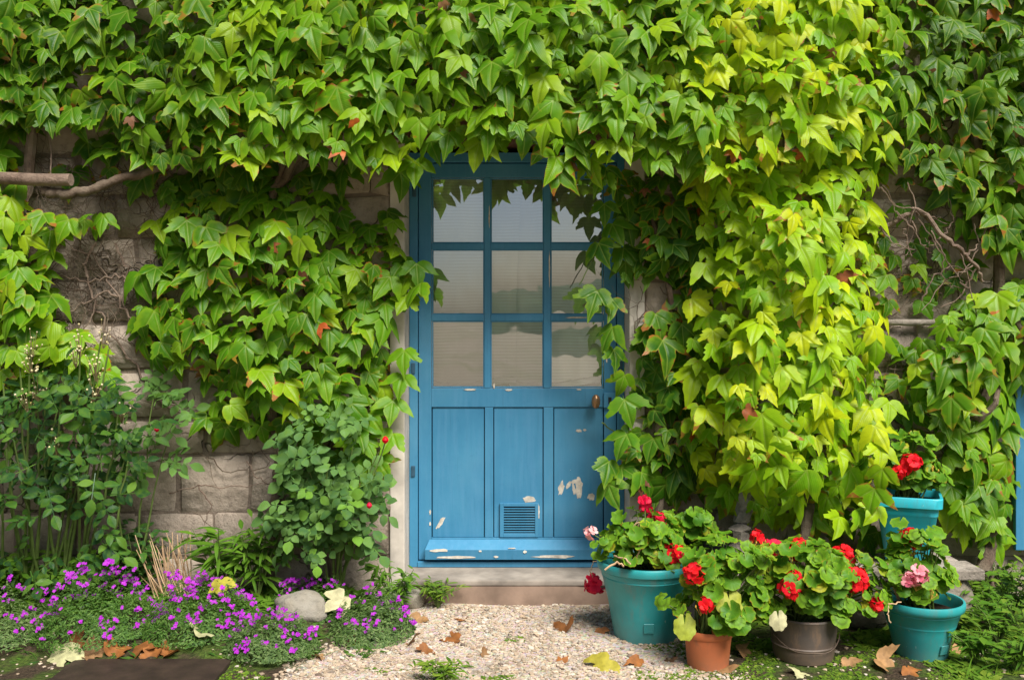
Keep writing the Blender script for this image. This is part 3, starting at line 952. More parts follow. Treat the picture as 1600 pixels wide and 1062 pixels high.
# knob and lock
kx, kz = px(930), pz(626)
kn = MB()
V, F = [], []
n = 20
prof = [(0.004, 0), (0.012, 0.002), (0.012, 0.006), (0.006, 0.012), (0.007, 0.024), (0.015, 0.034), (0.017, 0.045), (0.013, 0.055), (0.005, 0.060), (0.0005, 0.061)]
for r_, d_ in prof:
    for k in range(n):
        w = 2 * math.pi * k / n
        V.append((kx + r_ * 1.35 * math.cos(w), Y0 - d_, kz + r_ * (2.15 if d_ > 0.02 else 1) * math.sin(w)))
for i in range(len(prof) - 1):
    for k in range(n):
        F.append((i * n + k, i * n + (k + 1) % n, (i + 1) * n + (k + 1) % n, (i + 1) * n + k))
F.append(tuple((len(prof) - 1) * n + k for k in range(n)))
kn.add(V, F).build('knob', M['bronze'], door, smooth=True)
lk = MB().box(px(943), px(962), Y0 - 0.020, Y0 + 0.002, pz(636), pz(613)).build('lock_case', M['paint'], door, 0.003)
MB().box(px(950), px(955), Y0 - 0.0225, Y0 - 0.0195, pz(630), pz(620)).build('keyhole', M['dark'], lk)
# paint flaked off: thin ragged scales of bare wood
def flake(cx, cy, w, h, y, seed, rot=0.0):
    rr = random.Random(seed); n = 16
    V = []
    for k in range(n):
        a = 2 * math.pi * k / n; q = rr.uniform(0.65, 1.1)
        ux, uz = w / 2 * q * math.cos(a), h / 2 * q * math.sin(a)
        V.append((px(cx) + (ux * math.cos(rot) - uz * math.sin(rot)) / 300, pz(cy) + (ux * math.sin(rot) + uz * math.cos(rot)) / 300))
    y -= 0.00013 * (seed % 40)
    A = [(x, y - 0.0006, z) for x, z in V] + [(x, y + 0.002, z) for x, z in V]
    MB().add(A, [tuple(range(n))] + [(k, k + n, (k + 1) % n + n, (k + 1) % n) for k in range(n)]).build('bare_patch', M['barewood'], door)
yp = Y0 + 0.010
for i, f in enumerate([(877, 763, 10, 24, yp, -0.2), (889, 758, 7, 14, yp, -0.5), (897, 765, 6, 22, yp, 0.1), (905, 762, 14, 36, yp, 0), (900, 752, 18, 8, yp, 0),
                       (924, 776, 14, 14, yp, 0), (688, 817, 7, 24, yp, -0.6), (826, 780, 24, 11, yp, 0), (841, 800, 6, 26, yp, 0), (783.5, 800, 4, 18, yp, 0), (784, 822, 4, 22, yp, 0),
                       (905, 673, 10, 5, yp, 0), (914, 672, 6, 4, yp, 0), (672, 800, 3, 8, Y0, 0), (672, 818, 3, 7, Y0, 0)]):
    flake(f[0], f[1], f[2], f[3], f[4], 40 + i, f[5])
for i, f in enumerate([(688, 856, 30, 5), (715, 867, 66, 5), (868, 866, 74, 5), (775, 866, 8, 4), (820, 858, 6, 5), (751, 857, 5, 3), (800, 852.5, 12, 2)]):
    flake(f[0], f[1], f[2], f[3], Y0 - 0.0485 + (-0.0035 if f[1] < 859 else 0.0005), 80 + i)
for i, f in enumerate([(795, 609, 14, 3), (735, 608.5, 22, 3), (772, 603, 3, 9), (905, 608.5, 10, 2.5), (764.5, 340, 2.5, 40), (858.5, 420, 2.5, 60), (900, 496, 40, 3), (948, 560, 3, 14)]):
    flake(f[0], f[1], f[2], f[3], Y0 - 0.0015, 120 + i)

# curtains behind the panes
def curtain(name, x0, x1, z0, z1, label, wav, y):
    nu, nv = 60, 24
    V, F = [], []
    for j in range(nv + 1):
        v = j / nv
        for i in range(nu + 1):
            u = i / nu
            x = x0 + (x1 - x0) * u + 0.018 * math.sin(v * 3 + x0 * 9) * u
            V.append((x, y + wav * (0.5 + 0.5 * v) * math.sin(u * 31 + 1.3 * math.sin(v * 2.2)) + 0.01 * math.sin(u * 9 + v * 4), z1 + (z0 - z1) * v - 0.02 * math.sin(u * 5)))
    for j in range(nv):
        for i in range(nu):
            a = j * (nu + 1) + i
            F += [(a, a + nu + 1, a + nu + 2), (a, a + nu + 2, a + 1)]
    t = empty(name, ((x0 + x1) / 2, y, z0), label, 'curtain', 'curtains behind the door panes')
    link('cloth', np_mesh('cloth', V, F, None, M['curtain']), t)
    MB().tube([(x0 + u * (x1 - x0) / 20 + 0.018 * math.sin(3 + x0 * 9) * u / 20, y - 0.004 + wav * math.sin(u / 20 * 31 + 1.3 * math.sin(2.2)) + 0.01 * math.sin(u / 20 * 9 + 4), z0 + 0.035 - 0.02 * math.sin(u / 4)) for u in range(21)], 0.004, 5).build('hem', M['barewood'], t)
    return t
curtain('net_curtain', px(672), px(812), pz(606), pz(270), 'net curtain behind the door panes, its pale hem beside the middle column', 0.006, 0.085)
curtain('net_curtain', px(796), px(950), pz(606), pz(270), 'plain net curtain behind the column of panes nearest the knob', 0.008, 0.105)

# blue shutter at the edge of the wall
sh = empty('shutter', (2.75, WY, 0.25), 'blue painted wooden shutter peeping from behind the creeper beyond the square pot', 'shutter')
for k in range(4):
    MB().box(2.475 + k * 0.13, 2.602 + k * 0.13, WY - 0.085, WY - 0.055, 0.27, 1.50).build('plank', P, sh, 0.004)
for zz in (0.45, 1.25):
    MB().box(2.48, 2.99, WY - 0.054, WY - 0.030, zz, zz + 0.09).build('batten', P, sh, 0.004)

# ================================================================== CREEPERS
def inpoly(x, y, poly):
    c = False
    n = len(poly)
    for i in range(n):
        x1, y1 = poly[i]; x2, y2 = poly[i - 1]
        if (y1 > y) != (y2 > y) and x < (x2 - x1) * (y - y1) / (y2 - y1) + x1: c = not c
    return c
def edist(x, y, poly):
    m = 1e9
    n = len(poly)
    for i in range(n):
        x1, y1 = poly[i]; x2, y2 = poly[i - 1]
        dx, dy = x2 - x1, y2 - y1
        t = max(0, min(1, ((x - x1) * dx + (y - y1) * dy) / (dx * dx + dy * dy + 1e-9)))
        m = min(m, math.hypot(x - x1 - t * dx, y - y1 - t * dy))
    return m
def poisson(poly, s, rr, tries=14):
    X = [p[0] for p in poly]; Y = [p[1] for p in poly]
    x0, x1, y0, y1 = min(X), max(X), min(Y), max(Y)
    cell = {}
    out = []
    for _ in range(int((x1 - x0) * (y1 - y0) / (s * s) * tries)):
        x, y = rr.uniform(x0, x1), rr.uniform(y0, y1)
        if not inpoly(x, y, poly): continue
        cx, cy = int(x // s), int(y // s)
        if any(math.hypot(x - a, y - b) < s for i in (-1, 0, 1) for j in (-1, 0, 1) for a, b in cell.get((cx + i, cy + j), ())): continue
        cell.setdefault((cx, cy), []).append((x, y)); out.append((x, y))
    return out
def lerp_table(x, tab):
    if x <= tab[0][0]: return tab[0][1]
    for (a, va), (b, vb) in zip(tab, tab[1:]):
        if x <= b: return va + (vb - va) * (x - a) / (b - a)
    return tab[-1][1]

def top_depth(x, y):
    p = lerp_table(x, [(-200, .40), (150, .44), (330, .56), (650, .70), (1000, .68), (1250, .70), (1370, .62), (1450, .42), (1800, .38)])
    p += 0.07 * math.sin(math.pi * max(0, min(1, (y + 60) / 320)))
    return p
A1 = [(-160, -140), (340, -140), (340, 262), (300, 268), (240, 262), (190, 240), (150, 243), (125, 190), (90, 200), (30, 185), (-10, 200), (-160, 205)]
A5 = [(-160, 170), (340, 200), (340, 300), (240, 315), (150, 300), (60, 250), (-160, 260)]
C1 = [(-160, 225), (5, 250), (25, 325), (100, 330), (160, 335), (165, 350), (85, 365), (70, 420), (80, 470), (80, 500), (130, 540), (180, 590), (180, 610), (130, 590), (-160, 630)]
A2 = [(340, -140), (1090, -140), (1090, 270), (1030, 262), (985, 235), (940, 245), (885, 240), (860, 222), (830, 200), (800, 204), (750, 216), (700, 192), (655, 205), (632, 238), (600, 258), (560, 250), (500, 246), (440, 240), (400, 258), (340, 262)]
B1 = [(250, 330), (300, 300), (400, 285), (520, 290), (540, 350), (590, 365), (612, 345), (635, 420), (628, 450), (605, 480), (600, 545), (592, 590), (590, 640), (580, 700), (572, 765), (520, 760), (475, 705), (430, 680), (380, 675), (330, 680), (312, 660), (335, 630), (295, 585), (250, 575), (222, 550), (205, 530), (212, 500), (222, 470), (212, 450), (250, 400), (245, 350)]
B2 = [(250, 290), (330, 265), (540, 270), (520, 310), (300, 320)]
D1 = [(962, 285), (1002, 275), (1100, 290), (1100, 700), (1070, 770), (1012, 780), (977, 765), (970, 720), (982, 680), (1002, 610), (992, 560), (1002, 525), (1017, 505), (1070, 480), (1070, 425), (1012, 425), (977, 440), (972, 420), (987, 390), (967, 340)]
E1 = [(1086, 255), (1391, 235), (1371, 330), (1366, 430), (1378, 520), (1371, 600), (1356, 680), (1351, 773), (1290, 813), (1220, 823), (1160, 803), (1101, 773), (1081, 728), (1076, 650), (1086, 560), (1091, 470), (1108, 390)]
E2 = [(1290, 780), (1400, 770), (1395, 850), (1300, 860)]
A3 = [(1090, -140), (1390, -140), (1390, 240), (1090, 270)]
A4 = [(1390, -140), (1760, -140), (1760, 420), (1580, 400), (1545, 375), (1515, 320), (1490, 285), (1440, 262), (1390, 250)]
F1 = [(1375, 400), (1440, 395), (1450, 480), (1385, 485)]
F4 = [(1385, 540), (1440, 540), (1470, 700), (1440, 700), (1390, 640)]
F3 = [(1395, 262), (1500, 290), (1530, 390), (1500, 470), (1455, 470), (1445, 395), (1380, 380)]
F2 = [(1425, 560), (1450, 530), (1535, 455), (1760, 440), (1760, 560), (1605, 590), (1580, 640), (1578, 840), (1555, 862), (1500, 850), (1478, 800), (1478, 700), (1450, 650), (1430, 600)]

def blob(p0, p1, e):
    def f(x, y, poly):
        t = min(1, edist(x, y, poly) / e)
        return p0 + (p1 - p0) * math.sin(t * math.pi / 2)
    return f
def holes(x, y):
    """open, leafless spots in the creeper"""
    for cx, cy, rx, ry in ((215, 25, 26, 34), (122, 125, 14, 28), (60, 248, 60, 32), (150, 200, 22, 18), (995, 470, 22, 30), (1430, 90, 12, 26), (1405, 230, 14, 26), (1290, 170, 10, 20), (1115, 470, 12, 14), (600, 320, 20, 30), (1165, 480, 16, 12), (1500, 215, 14, 20)):
        if ((x - cx) / rx) ** 2 + ((y - cy) / ry) ** 2 < 1: return True
    return False

def vine(zones, mats, label, base, rr, extra=(), dead=9):
    """zones: (polygon, depth function, spacing, leaf length range, layers, material key)"""
    root = empty('climbing_vine', base, label, 'climbing plant', 'climbing vines on the house wall')
    cand = []
    for poly, df, sp, (s0, s1), layers, mk in zones:
        for L, (back, spm, lim) in enumerate(layers):
            for x, y in poisson(poly, sp * spm, rr):
                if L < 3 and holes(x, y): continue
                if lim is not None and y > lim: continue
                p0 = df(x, y, poly)
                nz = noise.noise(Vector((x * 0.014, y * 0.014, 3.1))) * 0.07 + noise.noise(Vector((x * 0.04, y * 0.04, 9.1))) * 0.035
                p = p0 + nz - back + rr.uniform(-0.03, 0.03)
                if back > 0.6: p = 0.24 + rr.uniform(0, 0.05)
                p = max(p, 0.235 + rr.uniform(0, 0.03))
                e = 6.0
                gx = (df(x + e, y, poly) - df(x - e, y, poly)) / (2 * e) * FPX / CAM_D
                gz = -(df(x, y + e, poly) - df(x, y - e, poly)) / (2 * e) * FPX / CAM_D
                nr = Vector((-gx, -1, -gz)); nr.x *= 1; nr.normalize()
                nr = nr * 0.5 + Vector((0, -0.56, 0.68)) + Vector((rr.gauss(0, 0.42), rr.gauss(0, 0.22), rr.gauss(0, 0.34)))
                tip = Vector((rr.gauss(0, 0.55), -0.35, -1))
                s = (s0 + (s1 - s0) * rr.random()) * rr.choice((0.46, 0.62, 0.70, 0.76, 0.80, 0.90))
                if L and rr.random() < 0.25: s *= 0.7
                cand.append((L * 10 - p, at(x, y, p), nr, tip, s, mk))
    cand.sort(key=lambda c: c[0])
    for x, y, p, s, mk in extra:
        cand.insert(0, (-99, at(x, y, p), Vector((rr.gauss(0, .3), -0.75, 0.5 + rr.gauss(0, .2))), Vector((rr.gauss(0, .45), -0.3, -1)), s, mk))
    outer = [c for c in cand if c[0] < 0]
    for k in range(dead):
        c = rr.choice(outer)
        s = rr.uniform(0.035, 0.07)
        cand.insert(0, (-99, c[1] + Vector((rr.uniform(-.04, .04), rr.uniform(-0.015, 0.015), -rr.uniform(.02, .07))), Vector((rr.gauss(0, .7), -1, rr.gauss(0, .6))), Vector((rr.gauss(0, .6), 0, -1)), s, 'dead_orange'))
    stuff = {}
    for i, (_k, pos, nr, tip, s, mk) in enumerate(cand):
        ti = rr.randrange(len(IVY))
        M4 = Matrix.Translation(pos) @ basis(nr, tip) @ Matrix.Diagonal((s * rr.uniform(0.88, 1.08), s, s, 1))
        if i < 300:
            link('withered_leaf' if mk == 'dead_orange' else 'leaf', shared(f'leaf#{ti}', IVY[ti], M[mk]), root, M4)
        else:
            stuff.setdefault((mk, ti), []).append(M4)
    mset = sorted({k[0] for k in stuff})
    for mk in mset:
        V, F, U = join([tile_mesh('', IVY[ti], Ms, None) for (m_, ti), Ms in stuff.items() if m_ == mk])
        link('leaves', np_mesh('leaves', V, F, U, M[mk]), root, kind='stuff')
    print('vine', label[:30], len(cand))
    return root

def wander(pts, rr, amp=0.02, sub=6):
    """points along a bent stem"""
    out = []
    for i in range(len(pts) - 1):
        a, b = Vector(pts[i]), Vector(pts[i + 1])
        for k in range(sub):
            t = k / sub
            p = a.lerp(b, t)
            if k or i: p = p + Vector((rr.uniform(-amp, amp), rr.uniform(-amp, amp) * 0.5, rr.uniform(-amp, amp)))
            out.append(p)
    out.append(Vector(pts[-1]))
    return out
def stem(root, pts, r0, r1, rr, name='stem', m='bark', amp=0.02, n=8):
    w = wander(pts, rr, amp)
    rad = [r0 + (r1 - r0) * i / (len(w) - 1) for i in range(len(w))]
    rad = [q * rr.uniform(0.88, 1.12) for q in rad]
    return MB().tube(w, rad, n).build(name, M[m], root, smooth=True)

rr = random.Random(21)
td = lambda x, y, poly: top_depth(x, y)
deep = [(0, 1, None), (0.15, 1.2, None), (0.25, 1.15, 205), (0.38, 1.3, 190), (0.9, 1.5, 180)]
flat = [(0, 1, None), (0.11, 1.15, None), (0.9, 1.6, None)]
v1 = vine([(A1, td, 25, (0.115, 0.185), [(0, 1, None), (0.08, 1.05, None), (0.18, 1.3, 190), (0.9, 1.5, 180)], 'ivy_dark'),
           (A5, blob(0.25, 0.30, 50), 34, (0.12, 0.19), [(0, 1, None)], 'ivy_shade'),
           (C1, blob(0.40, 0.52, 60), 26, (0.13, 0.20), flat, 'ivy_mid')], None,
          'climbing vine hanging round the cut log and bare branch at the upper left corner', at(110, 890, 0.25) * 1, rr)
v2 = vine([(A2, td, 23.5, (0.115, 0.185), deep, 'ivy_mid')], None,
          'climbing vine forming the thick leafy overhang above the blue door', at(420, 880, 0.26), rr,
          [(648, 262, .62, .13, 'ivy_mid'), (628, 285, .50, .13, 'ivy_dark'), (700, 220, .70, .12, 'ivy_mid'), (745, 238, .68, .13, 'ivy_mid'), (768, 226, .62, .12, 'ivy_dark'), (820, 216, .66, .12, 'ivy_mid'), (868, 256, .68, .14, 'ivy_mid'), (885, 276, .66, .13, 'ivy_mid'), (925, 262, .64, .13, 'ivy_mid'), (938, 284, .56, .12, 'ivy_dark'), (905, 246, .62, .13, 'ivy_dark'), (955, 276, .54, .13, 'ivy_dark'), (675, 228, .64, .12, 'ivy_dark'), (848, 232, .6, .12, 'ivy_dark')])
v3 = vine([(B1, blob(0.30, 0.46, 90), 24, (0.12, 0.18), [(0, 1, None), (0.11, 1.25, None), (0.9, 1.7, None)], 'ivy_right'),
           (B2, blob(0.26, 0.30, 40), 30, (0.14, 0.19), [(0, 1, None), (0.9, 1.2, None)], 'ivy_shade')], None,
          'deep green climbing vine on the wall above the round leaved rose bush', at(520, 880, 0.26), rr,
          [(652, 425, .34, .125, 'ivy_shade'), (645, 452, .36, .13, 'ivy_right'), (632, 470, .34, .12, 'ivy_right'), (630, 560, .32, .12, 'ivy_right'), (625, 600, .32, .115, 'ivy_right'), (612, 640, .33, .12, 'ivy_right'), (606, 690, .33, .12, 'ivy_right'), (598, 730, .32, .11, 'ivy_right'), (615, 340, .28, .12, 'ivy_shade')])
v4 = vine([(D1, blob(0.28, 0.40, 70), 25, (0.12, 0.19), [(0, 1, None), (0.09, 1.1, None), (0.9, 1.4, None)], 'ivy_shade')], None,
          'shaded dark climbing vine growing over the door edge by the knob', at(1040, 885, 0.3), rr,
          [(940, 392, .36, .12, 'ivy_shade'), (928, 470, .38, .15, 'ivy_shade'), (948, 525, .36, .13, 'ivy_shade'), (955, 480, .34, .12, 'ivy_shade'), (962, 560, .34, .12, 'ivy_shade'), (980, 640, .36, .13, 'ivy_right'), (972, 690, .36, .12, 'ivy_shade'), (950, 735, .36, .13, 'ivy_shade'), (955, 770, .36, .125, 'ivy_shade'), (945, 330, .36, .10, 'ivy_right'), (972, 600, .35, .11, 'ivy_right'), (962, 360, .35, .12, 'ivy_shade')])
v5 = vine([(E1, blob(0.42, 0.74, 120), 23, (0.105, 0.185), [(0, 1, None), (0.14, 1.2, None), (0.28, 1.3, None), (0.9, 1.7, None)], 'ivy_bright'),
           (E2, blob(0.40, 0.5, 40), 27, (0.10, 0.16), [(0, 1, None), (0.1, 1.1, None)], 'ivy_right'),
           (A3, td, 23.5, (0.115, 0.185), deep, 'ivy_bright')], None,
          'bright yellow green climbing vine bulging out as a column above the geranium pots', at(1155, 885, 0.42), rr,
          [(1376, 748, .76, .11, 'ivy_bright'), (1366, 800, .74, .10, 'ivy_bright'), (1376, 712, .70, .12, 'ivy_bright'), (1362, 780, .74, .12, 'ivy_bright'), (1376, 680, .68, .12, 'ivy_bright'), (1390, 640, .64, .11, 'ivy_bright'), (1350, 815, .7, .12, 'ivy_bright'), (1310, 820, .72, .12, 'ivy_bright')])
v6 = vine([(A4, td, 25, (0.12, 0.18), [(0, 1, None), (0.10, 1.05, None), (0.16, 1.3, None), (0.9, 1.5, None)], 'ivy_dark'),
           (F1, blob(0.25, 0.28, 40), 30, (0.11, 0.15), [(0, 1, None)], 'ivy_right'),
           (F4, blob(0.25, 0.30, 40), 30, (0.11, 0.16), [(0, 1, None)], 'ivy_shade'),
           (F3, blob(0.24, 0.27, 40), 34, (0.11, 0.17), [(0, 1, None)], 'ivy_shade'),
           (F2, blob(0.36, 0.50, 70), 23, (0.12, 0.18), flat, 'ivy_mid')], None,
          'fresh green climbing vine with a tangle of bare twigs beside the blue shutter', at(1535, 900, 0.35), rr)

# woody stems of the creepers
stem(v1, [at(130, 920, .27), at(120, 700, .27), at(70, 520, .28), at(40, 330, .30), at(60, 100, .30), at(200, -100, .3)], 0.035, 0.02, rr, 'trunk')
stem(v1, [at(68, 299, .43), at(100, 304, .44), at(140, 297, .44), at(175, 283, .44), at(225, 270, .42), at(330, 240, .36)], 0.024, 0.02, rr, 'branch', amp=0.006, n=10)
lg = MB().tube([at(-60, 276, .42), at(20, 279, .45), at(60, 281, .46), at(111, 281, .47)], [0.029, 0.030, 0.030, 0.029], 14).build('cut_log', M['twig'], v1, smooth=True)
stem(v1, [at(75, 190, .4), at(80, 240, .42), at(79, 272, .44)], 0.003, 0.003, rr, 'twig', 'twig', 0.002, 5)
stem(v1, [at(270, 640, .22), at(200, 560, .225), at(160, 500, .23), at(120, 470, .23)], 0.006, 0.004, rr, 'twig', 'twig')
for pts in ([(215, 440), (180, 430), (140, 440), (95, 430)], [(200, 470), (160, 455), (120, 480), (90, 500)], [(230, 520), (190, 480), (150, 400), (110, 385)], [(180, 380), (200, 420), (190, 470), (210, 520)], [(150, 380), (130, 420), (150, 470), (130, 520)]):
    stem(v1, [at(a, b, .252) for a, b in pts], 0.007, 0.003, rr, 'twig', 'twig', 0.012, 5)
stem(v2, [at(420, 900, .26), at(440, 700, .26), at(400, 500, .26), at(430, 300, .28), at(520, 180, .32), at(800, 120, .40), at(1050, 100, .42)], 0.03, 0.015, rr, 'trunk')
stem(v2, [at(430, 300, .28), at(480, 100, .34), at(560, -60, .36)], 0.018, 0.01, rr, 'branch')
stem(v2, [at(620, 160, .36), at(720, 60, .45), at(900, 20, .48)], 0.014, 0.008, rr, 'branch')
stem(v3, [at(520, 900, .26), at(500, 760, .26), at(540, 600, .25), at(470, 450, .25), at(400, 330, .25)], 0.022, 0.008, rr, 'trunk')
stem(v3, [at(540, 600, .25), at(600, 480, .25), at(570, 380, .25)], 0.010, 0.005, rr, 'branch')
for pts in ([(265, 770), (310, 758), (350, 762), (420, 756)], [(310, 758), (330, 790), (320, 820)], [(385, 720), (400, 745), (430, 760)], [(240, 640), (280, 632), (330, 640)]):
    stem(v3, [at(a, b, .252) for a, b in pts], 0.004, 0.002, rr, 'twig', 'twig', 0.008, 5)
stem(v4, [at(1040, 900, .3), at(1030, 700, .28), at(1050, 500, .27), at(1020, 350, .26), at(1040, 200, .28)], 0.022, 0.010, rr, 'trunk')
stem(v4, [at(940, 660, .26), at(960, 675, .27), at(1000, 690, .28)], 0.004, 0.003, rr, 'tendril', 'stem', 0.004, 5)
stem(v4, [at(905, 445, .3), at(930, 400, .3), at(955, 370, .3), at(985, 350, .3)], 0.003, 0.003, rr, 'tendril', 'stem', 0.004, 5)
stem(v5, [at(1156, 905, .42), at(1154, 860, .43), at(1160, 800, .43), at(1190, 650, .40), at(1230, 480, .36), at(1220, 280, .34), at(1260, 60, .36)], 0.052, 0.025, rr, 'trunk', 'driftwood')
stem(v5, [at(1250, 900, .40), at(1255, 830, .40), at(1270, 700, .38), at(1300, 500, .34), at(1330, 280, .34)], 0.03, 0.015, rr, 'trunk')
stem(v6, [at(1545, 930, .37), at(1535, 890, .36), at(1560, 780, .33), at(1530, 640, .33), at(1570, 500, .3), at(1540, 300, .3), at(1500, 60, .3)], 0.040, 0.02, rr, 'trunk')
stem(v6, [at(1500, 640, .36), at(1530, 655, .46), at(1556, 630, .5), at(1560, 600, .46)], 0.018, 0.012, rr, 'branch', amp=0.004)
stem(v6, [at(1575, 470, .42), at(1590, 500, .46), at(1600, 535, .47), at(1640, 560, .4)], 0.012, 0.010, rr, 'branch', amp=0.004)
def tendrils(root, poly, n, m, seed):
    r2 = random.Random(seed); mb = MB()
    X = [q[0] for q in poly]; Y = [q[1] for q in poly]
    for _ in range(n):
        x, y = r2.uniform(min(X), max(X)), r2.uniform(min(Y), max(Y)); a = r2.uniform(0, 6.3); pts = []
        for k in range(r2.randint(5, 10)):
            pts.append(at(x, y, .232 + r2.uniform(0, .012)))
            a += r2.gauss(0, .5); x += 13 * math.cos(a); y += 11 * math.sin(a)
        r_ = r2.uniform(.0012, .0035)
        mb.tube(pts, [r_ * (1 - .6 * i / len(pts)) for i in range(len(pts))], 4, False)
    return mb.build('tendrils', m, root, kind='stuff')
tendrils(v1, [(20, 230), (250, 230), (260, 560), (20, 560)], 330, M['bark'], 1)
tendrils(v3, [(230, 600), (430, 660), (430, 800), (230, 800)], 16, M['bark'], 2)
tendrils(v6, [(1380, 300), (1500, 300), (1500, 760), (1390, 760)], 110, M['bark'], 3)
tendrils(v4, [(980, 430), (1060, 430), (1060, 500), (980, 500)], 12, M['bark'], 4)
# bare twig tangle
stem(v6, [at(1365, 362, .30), at(1400, 345, .36), at(1435, 325, .40), at(1470, 365, .42), at(1500, 390, .42), at(1525, 415, .40), at(1535, 440, .36)], 0.014, 0.007, rr, 'branch', 'twig', 0.008)
for pts in ([(1360, 285), (1385, 300), (1405, 340)], [(1418, 285), (1440, 350), (1480, 410), (1505, 440)], [(1430, 325), (1415, 370), (1425, 400)], [(1430, 330), (1450, 345), (1470, 340)],
            [(1520, 415), (1495, 430), (1475, 440), (1440, 485)], [(1525, 420), (1500, 465), (1470, 480)], [(1510, 400), (1530, 380), (1522, 350)], [(1425, 345), (1440, 380), (1455, 395)],
            [(1420, 345), (1412, 360), (1420, 385), (1416, 402)], [(1475, 365), (1490, 345), (1482, 310)], [(1500, 395), (1515, 440), (1528, 515)], [(1470, 370), (1455, 385), (1445, 372)], [(1500, 440), (1515, 450), (1480, 445)], [(1440, 470), (1460, 430), (1490, 415), (1520, 425)], [(1400, 330), (1430, 360), (1410, 400)], [(1455, 360), (1475, 400), (1470, 430), (1490, 450)], [(1375, 350), (1395, 380), (1430, 390)], [(1545, 330), (1530, 390), (1500, 430)], [(1380, 290), (1400, 320), (1440, 330), (1480, 350)]):
    stem(v6, [at(a, b, .40 + rr.uniform(-.03, .04)) for a, b in pts], 0.0045, 0.002, rr, 'twig', 'twig', 0.007, 5)

# timber stub in the wall behind the twigs, pipe high up
t = MB().tube([at(1380, 503, .22), at(1420, 504, .25), at(1475, 503, .25)], [0.016, 0.017, 0.015], 9).build('wall_timber', M['driftwood'], None, smooth=True)
tag(t, 'weathered grey timber lying flat against the wall under the bare twigs', 'timber')
t = MB().tube([at(157, -120, .30), at(157, -20, .30), at(158, 30, .30), at(158, 90, .3)], 0.010, 10).build('drain_pipe', M['pipe'], None, smooth=True)
tag(t, 'thin grey green pipe coming down among the uppermost creeper leaves', 'pipe')

# ================================================================== POTS AND GERANIUMS
def pot_round(name, c, rt, rb, h, m, label, rim=0.022, square=None, groove=True, cat='flower pot'):
    t = empty(name, c, label, cat, 'flower pots by the wall')
    k = h
    prof = [(rb * 0.9, 0.0), (rb, 0.004), (rb + (rt * 0.90 - rb) * 0.5, k * 0.48), (rt * 0.895, k * 0.80)]
    if groove: prof += [(rt * 0.905, k * 0.805), (rt * 0.90, k * 0.82), (rt * 0.915, k * 0.835)]
    prof += [(rt * 0.93, k - rim - 0.012), (rt * 0.985, k - rim - 0.004), (rt, k - rim * 0.7), (rt * 1.0, k - 0.006), (rt * 0.985, k), (rt * 0.94, k), (rt * 0.915, k - 0.008), (rt * 0.88, k - 0.035), (rt * 0.80, k - 0.10)]
    MB().lathe(prof, c, 56).build('body', m, t, smooth=True)
    MB().lathe([(rt * 0.5, k - 0.10), (rt * 0.86, k - 0.052), (rt * 0.6, k - 0.042), (0.01, k - 0.036)], c, 24).build('soil', M['soil'], t, smooth=True)
    if square:
        ang, zz, s = square
        rad = rb + (rt * 0.90 - rb) * (zz / (k * 0.8)) + 0.001
        d = Vector((math.sin(ang), -math.cos(ang), 0)); x = Vector((math.cos(ang), math.sin(ang), 0))
        slope = (rt * 0.9 - rb) / (k * 0.8)
        mb = MB()
        V = []
        for dy in (0.003, -0.004):
            for (a, b) in ((-s, -s), (s, -s), (s, s), (-s, s)):
                V.append(Vector(c) + d * (rad + b * slope + dy) + x * a + Vector((0, 0, zz + b)))
        mb.add(V, [(3, 2, 1, 0), (4, 5, 6, 7), (0, 1, 5, 4), (1, 2, 6, 5), (2, 3, 7, 6), (3, 0, 4, 7)])
        mb.build('drain_boss', m, t, 0.0015, segs=1)
    return t

def on_ground(pxx, row, back):
    p = gd(pxx, row)
    d = (p.y + CAM_D)
    return Vector(((pxx - 800) * (d + back) / FPX, p.y + back, 0.0))
c1 = on_ground(1009, 1008, 0.14); c1.z = gh(c1.x, c1.y) - 0.004
pot_round('flower_pot', c1, 0.217, 0.140, 0.345, M['teal'], 'largest round teal plastic pot, standing at the end of the doorstep', 0.030, (-0.05, 0.085, 0.022))
c2 = on_ground(1106, 1049, 0.085); c2.z = gh(c2.x, c2.y) - 0.003
pot_round('flower_pot', c2, 0.106, 0.083, 0.160, M['terracotta'], 'small terracotta coloured pot between the big teal pot and the dark pot', 0.020)
c4 = on_ground(1439, 1034, 0.10); c4.z = gh(c4.x, c4.y) - 0.003
pot_round('flower_pot', c4, 0.172, 0.103, 0.238, M['teal'], 'round teal plastic pot standing in the weeds below the square pot', 0.028, (0.42, 0.055, 0.020))
c6 = Vector((px(1085, 0.40), -0.46, 0.0)); c6.z = gh(c6.x, c6.y) - 0.003
pot_round('flower_pot', c6, 0.155, 0.11, 0.335, M['blackpot'], 'black plastic pot half hidden behind the largest teal pot', 0.022)
# dark metal pot with a wire bail
c3 = on_ground(1255, 1042, 0.125); c3.z = gh(c3.x, c3.y) - 0.003
t3 = empty('metal_pot', c3, 'dark grey metal pot with a thin wire handle hanging across its front', 'flower pot', 'flower pots by the wall')
MB().lathe([(0.105, 0), (0.118, 0.006), (0.124, 0.03), (0.126, 0.058), (0.131, 0.062), (0.132, 0.068), (0.128, 0.072), (0.134, 0.12), (0.138, 0.172), (0.142, 0.180), (0.140, 0.187), (0.134, 0.186), (0.130, 0.16), (0.12, 0.10)], c3, 48).build('body', M['pewter'], t3, smooth=True)
MB().lathe([(0.05, 0.10), (0.128, 0.150), (0.08, 0.158), (0.01, 0.162)], c3, 24).build('soil', M['soil'], t3, smooth=True)
hp = []
for k in range(17):
    a = -1.35 + 2.7 * k / 16
    sag = math.cos(a) ** 1
    hp.append(c3 + Vector((0.142 * math.sin(a), -0.142 * math.cos(a) - 0.004, 0.125 - 0.062 * sag + 0.004 * math.sin(k))))
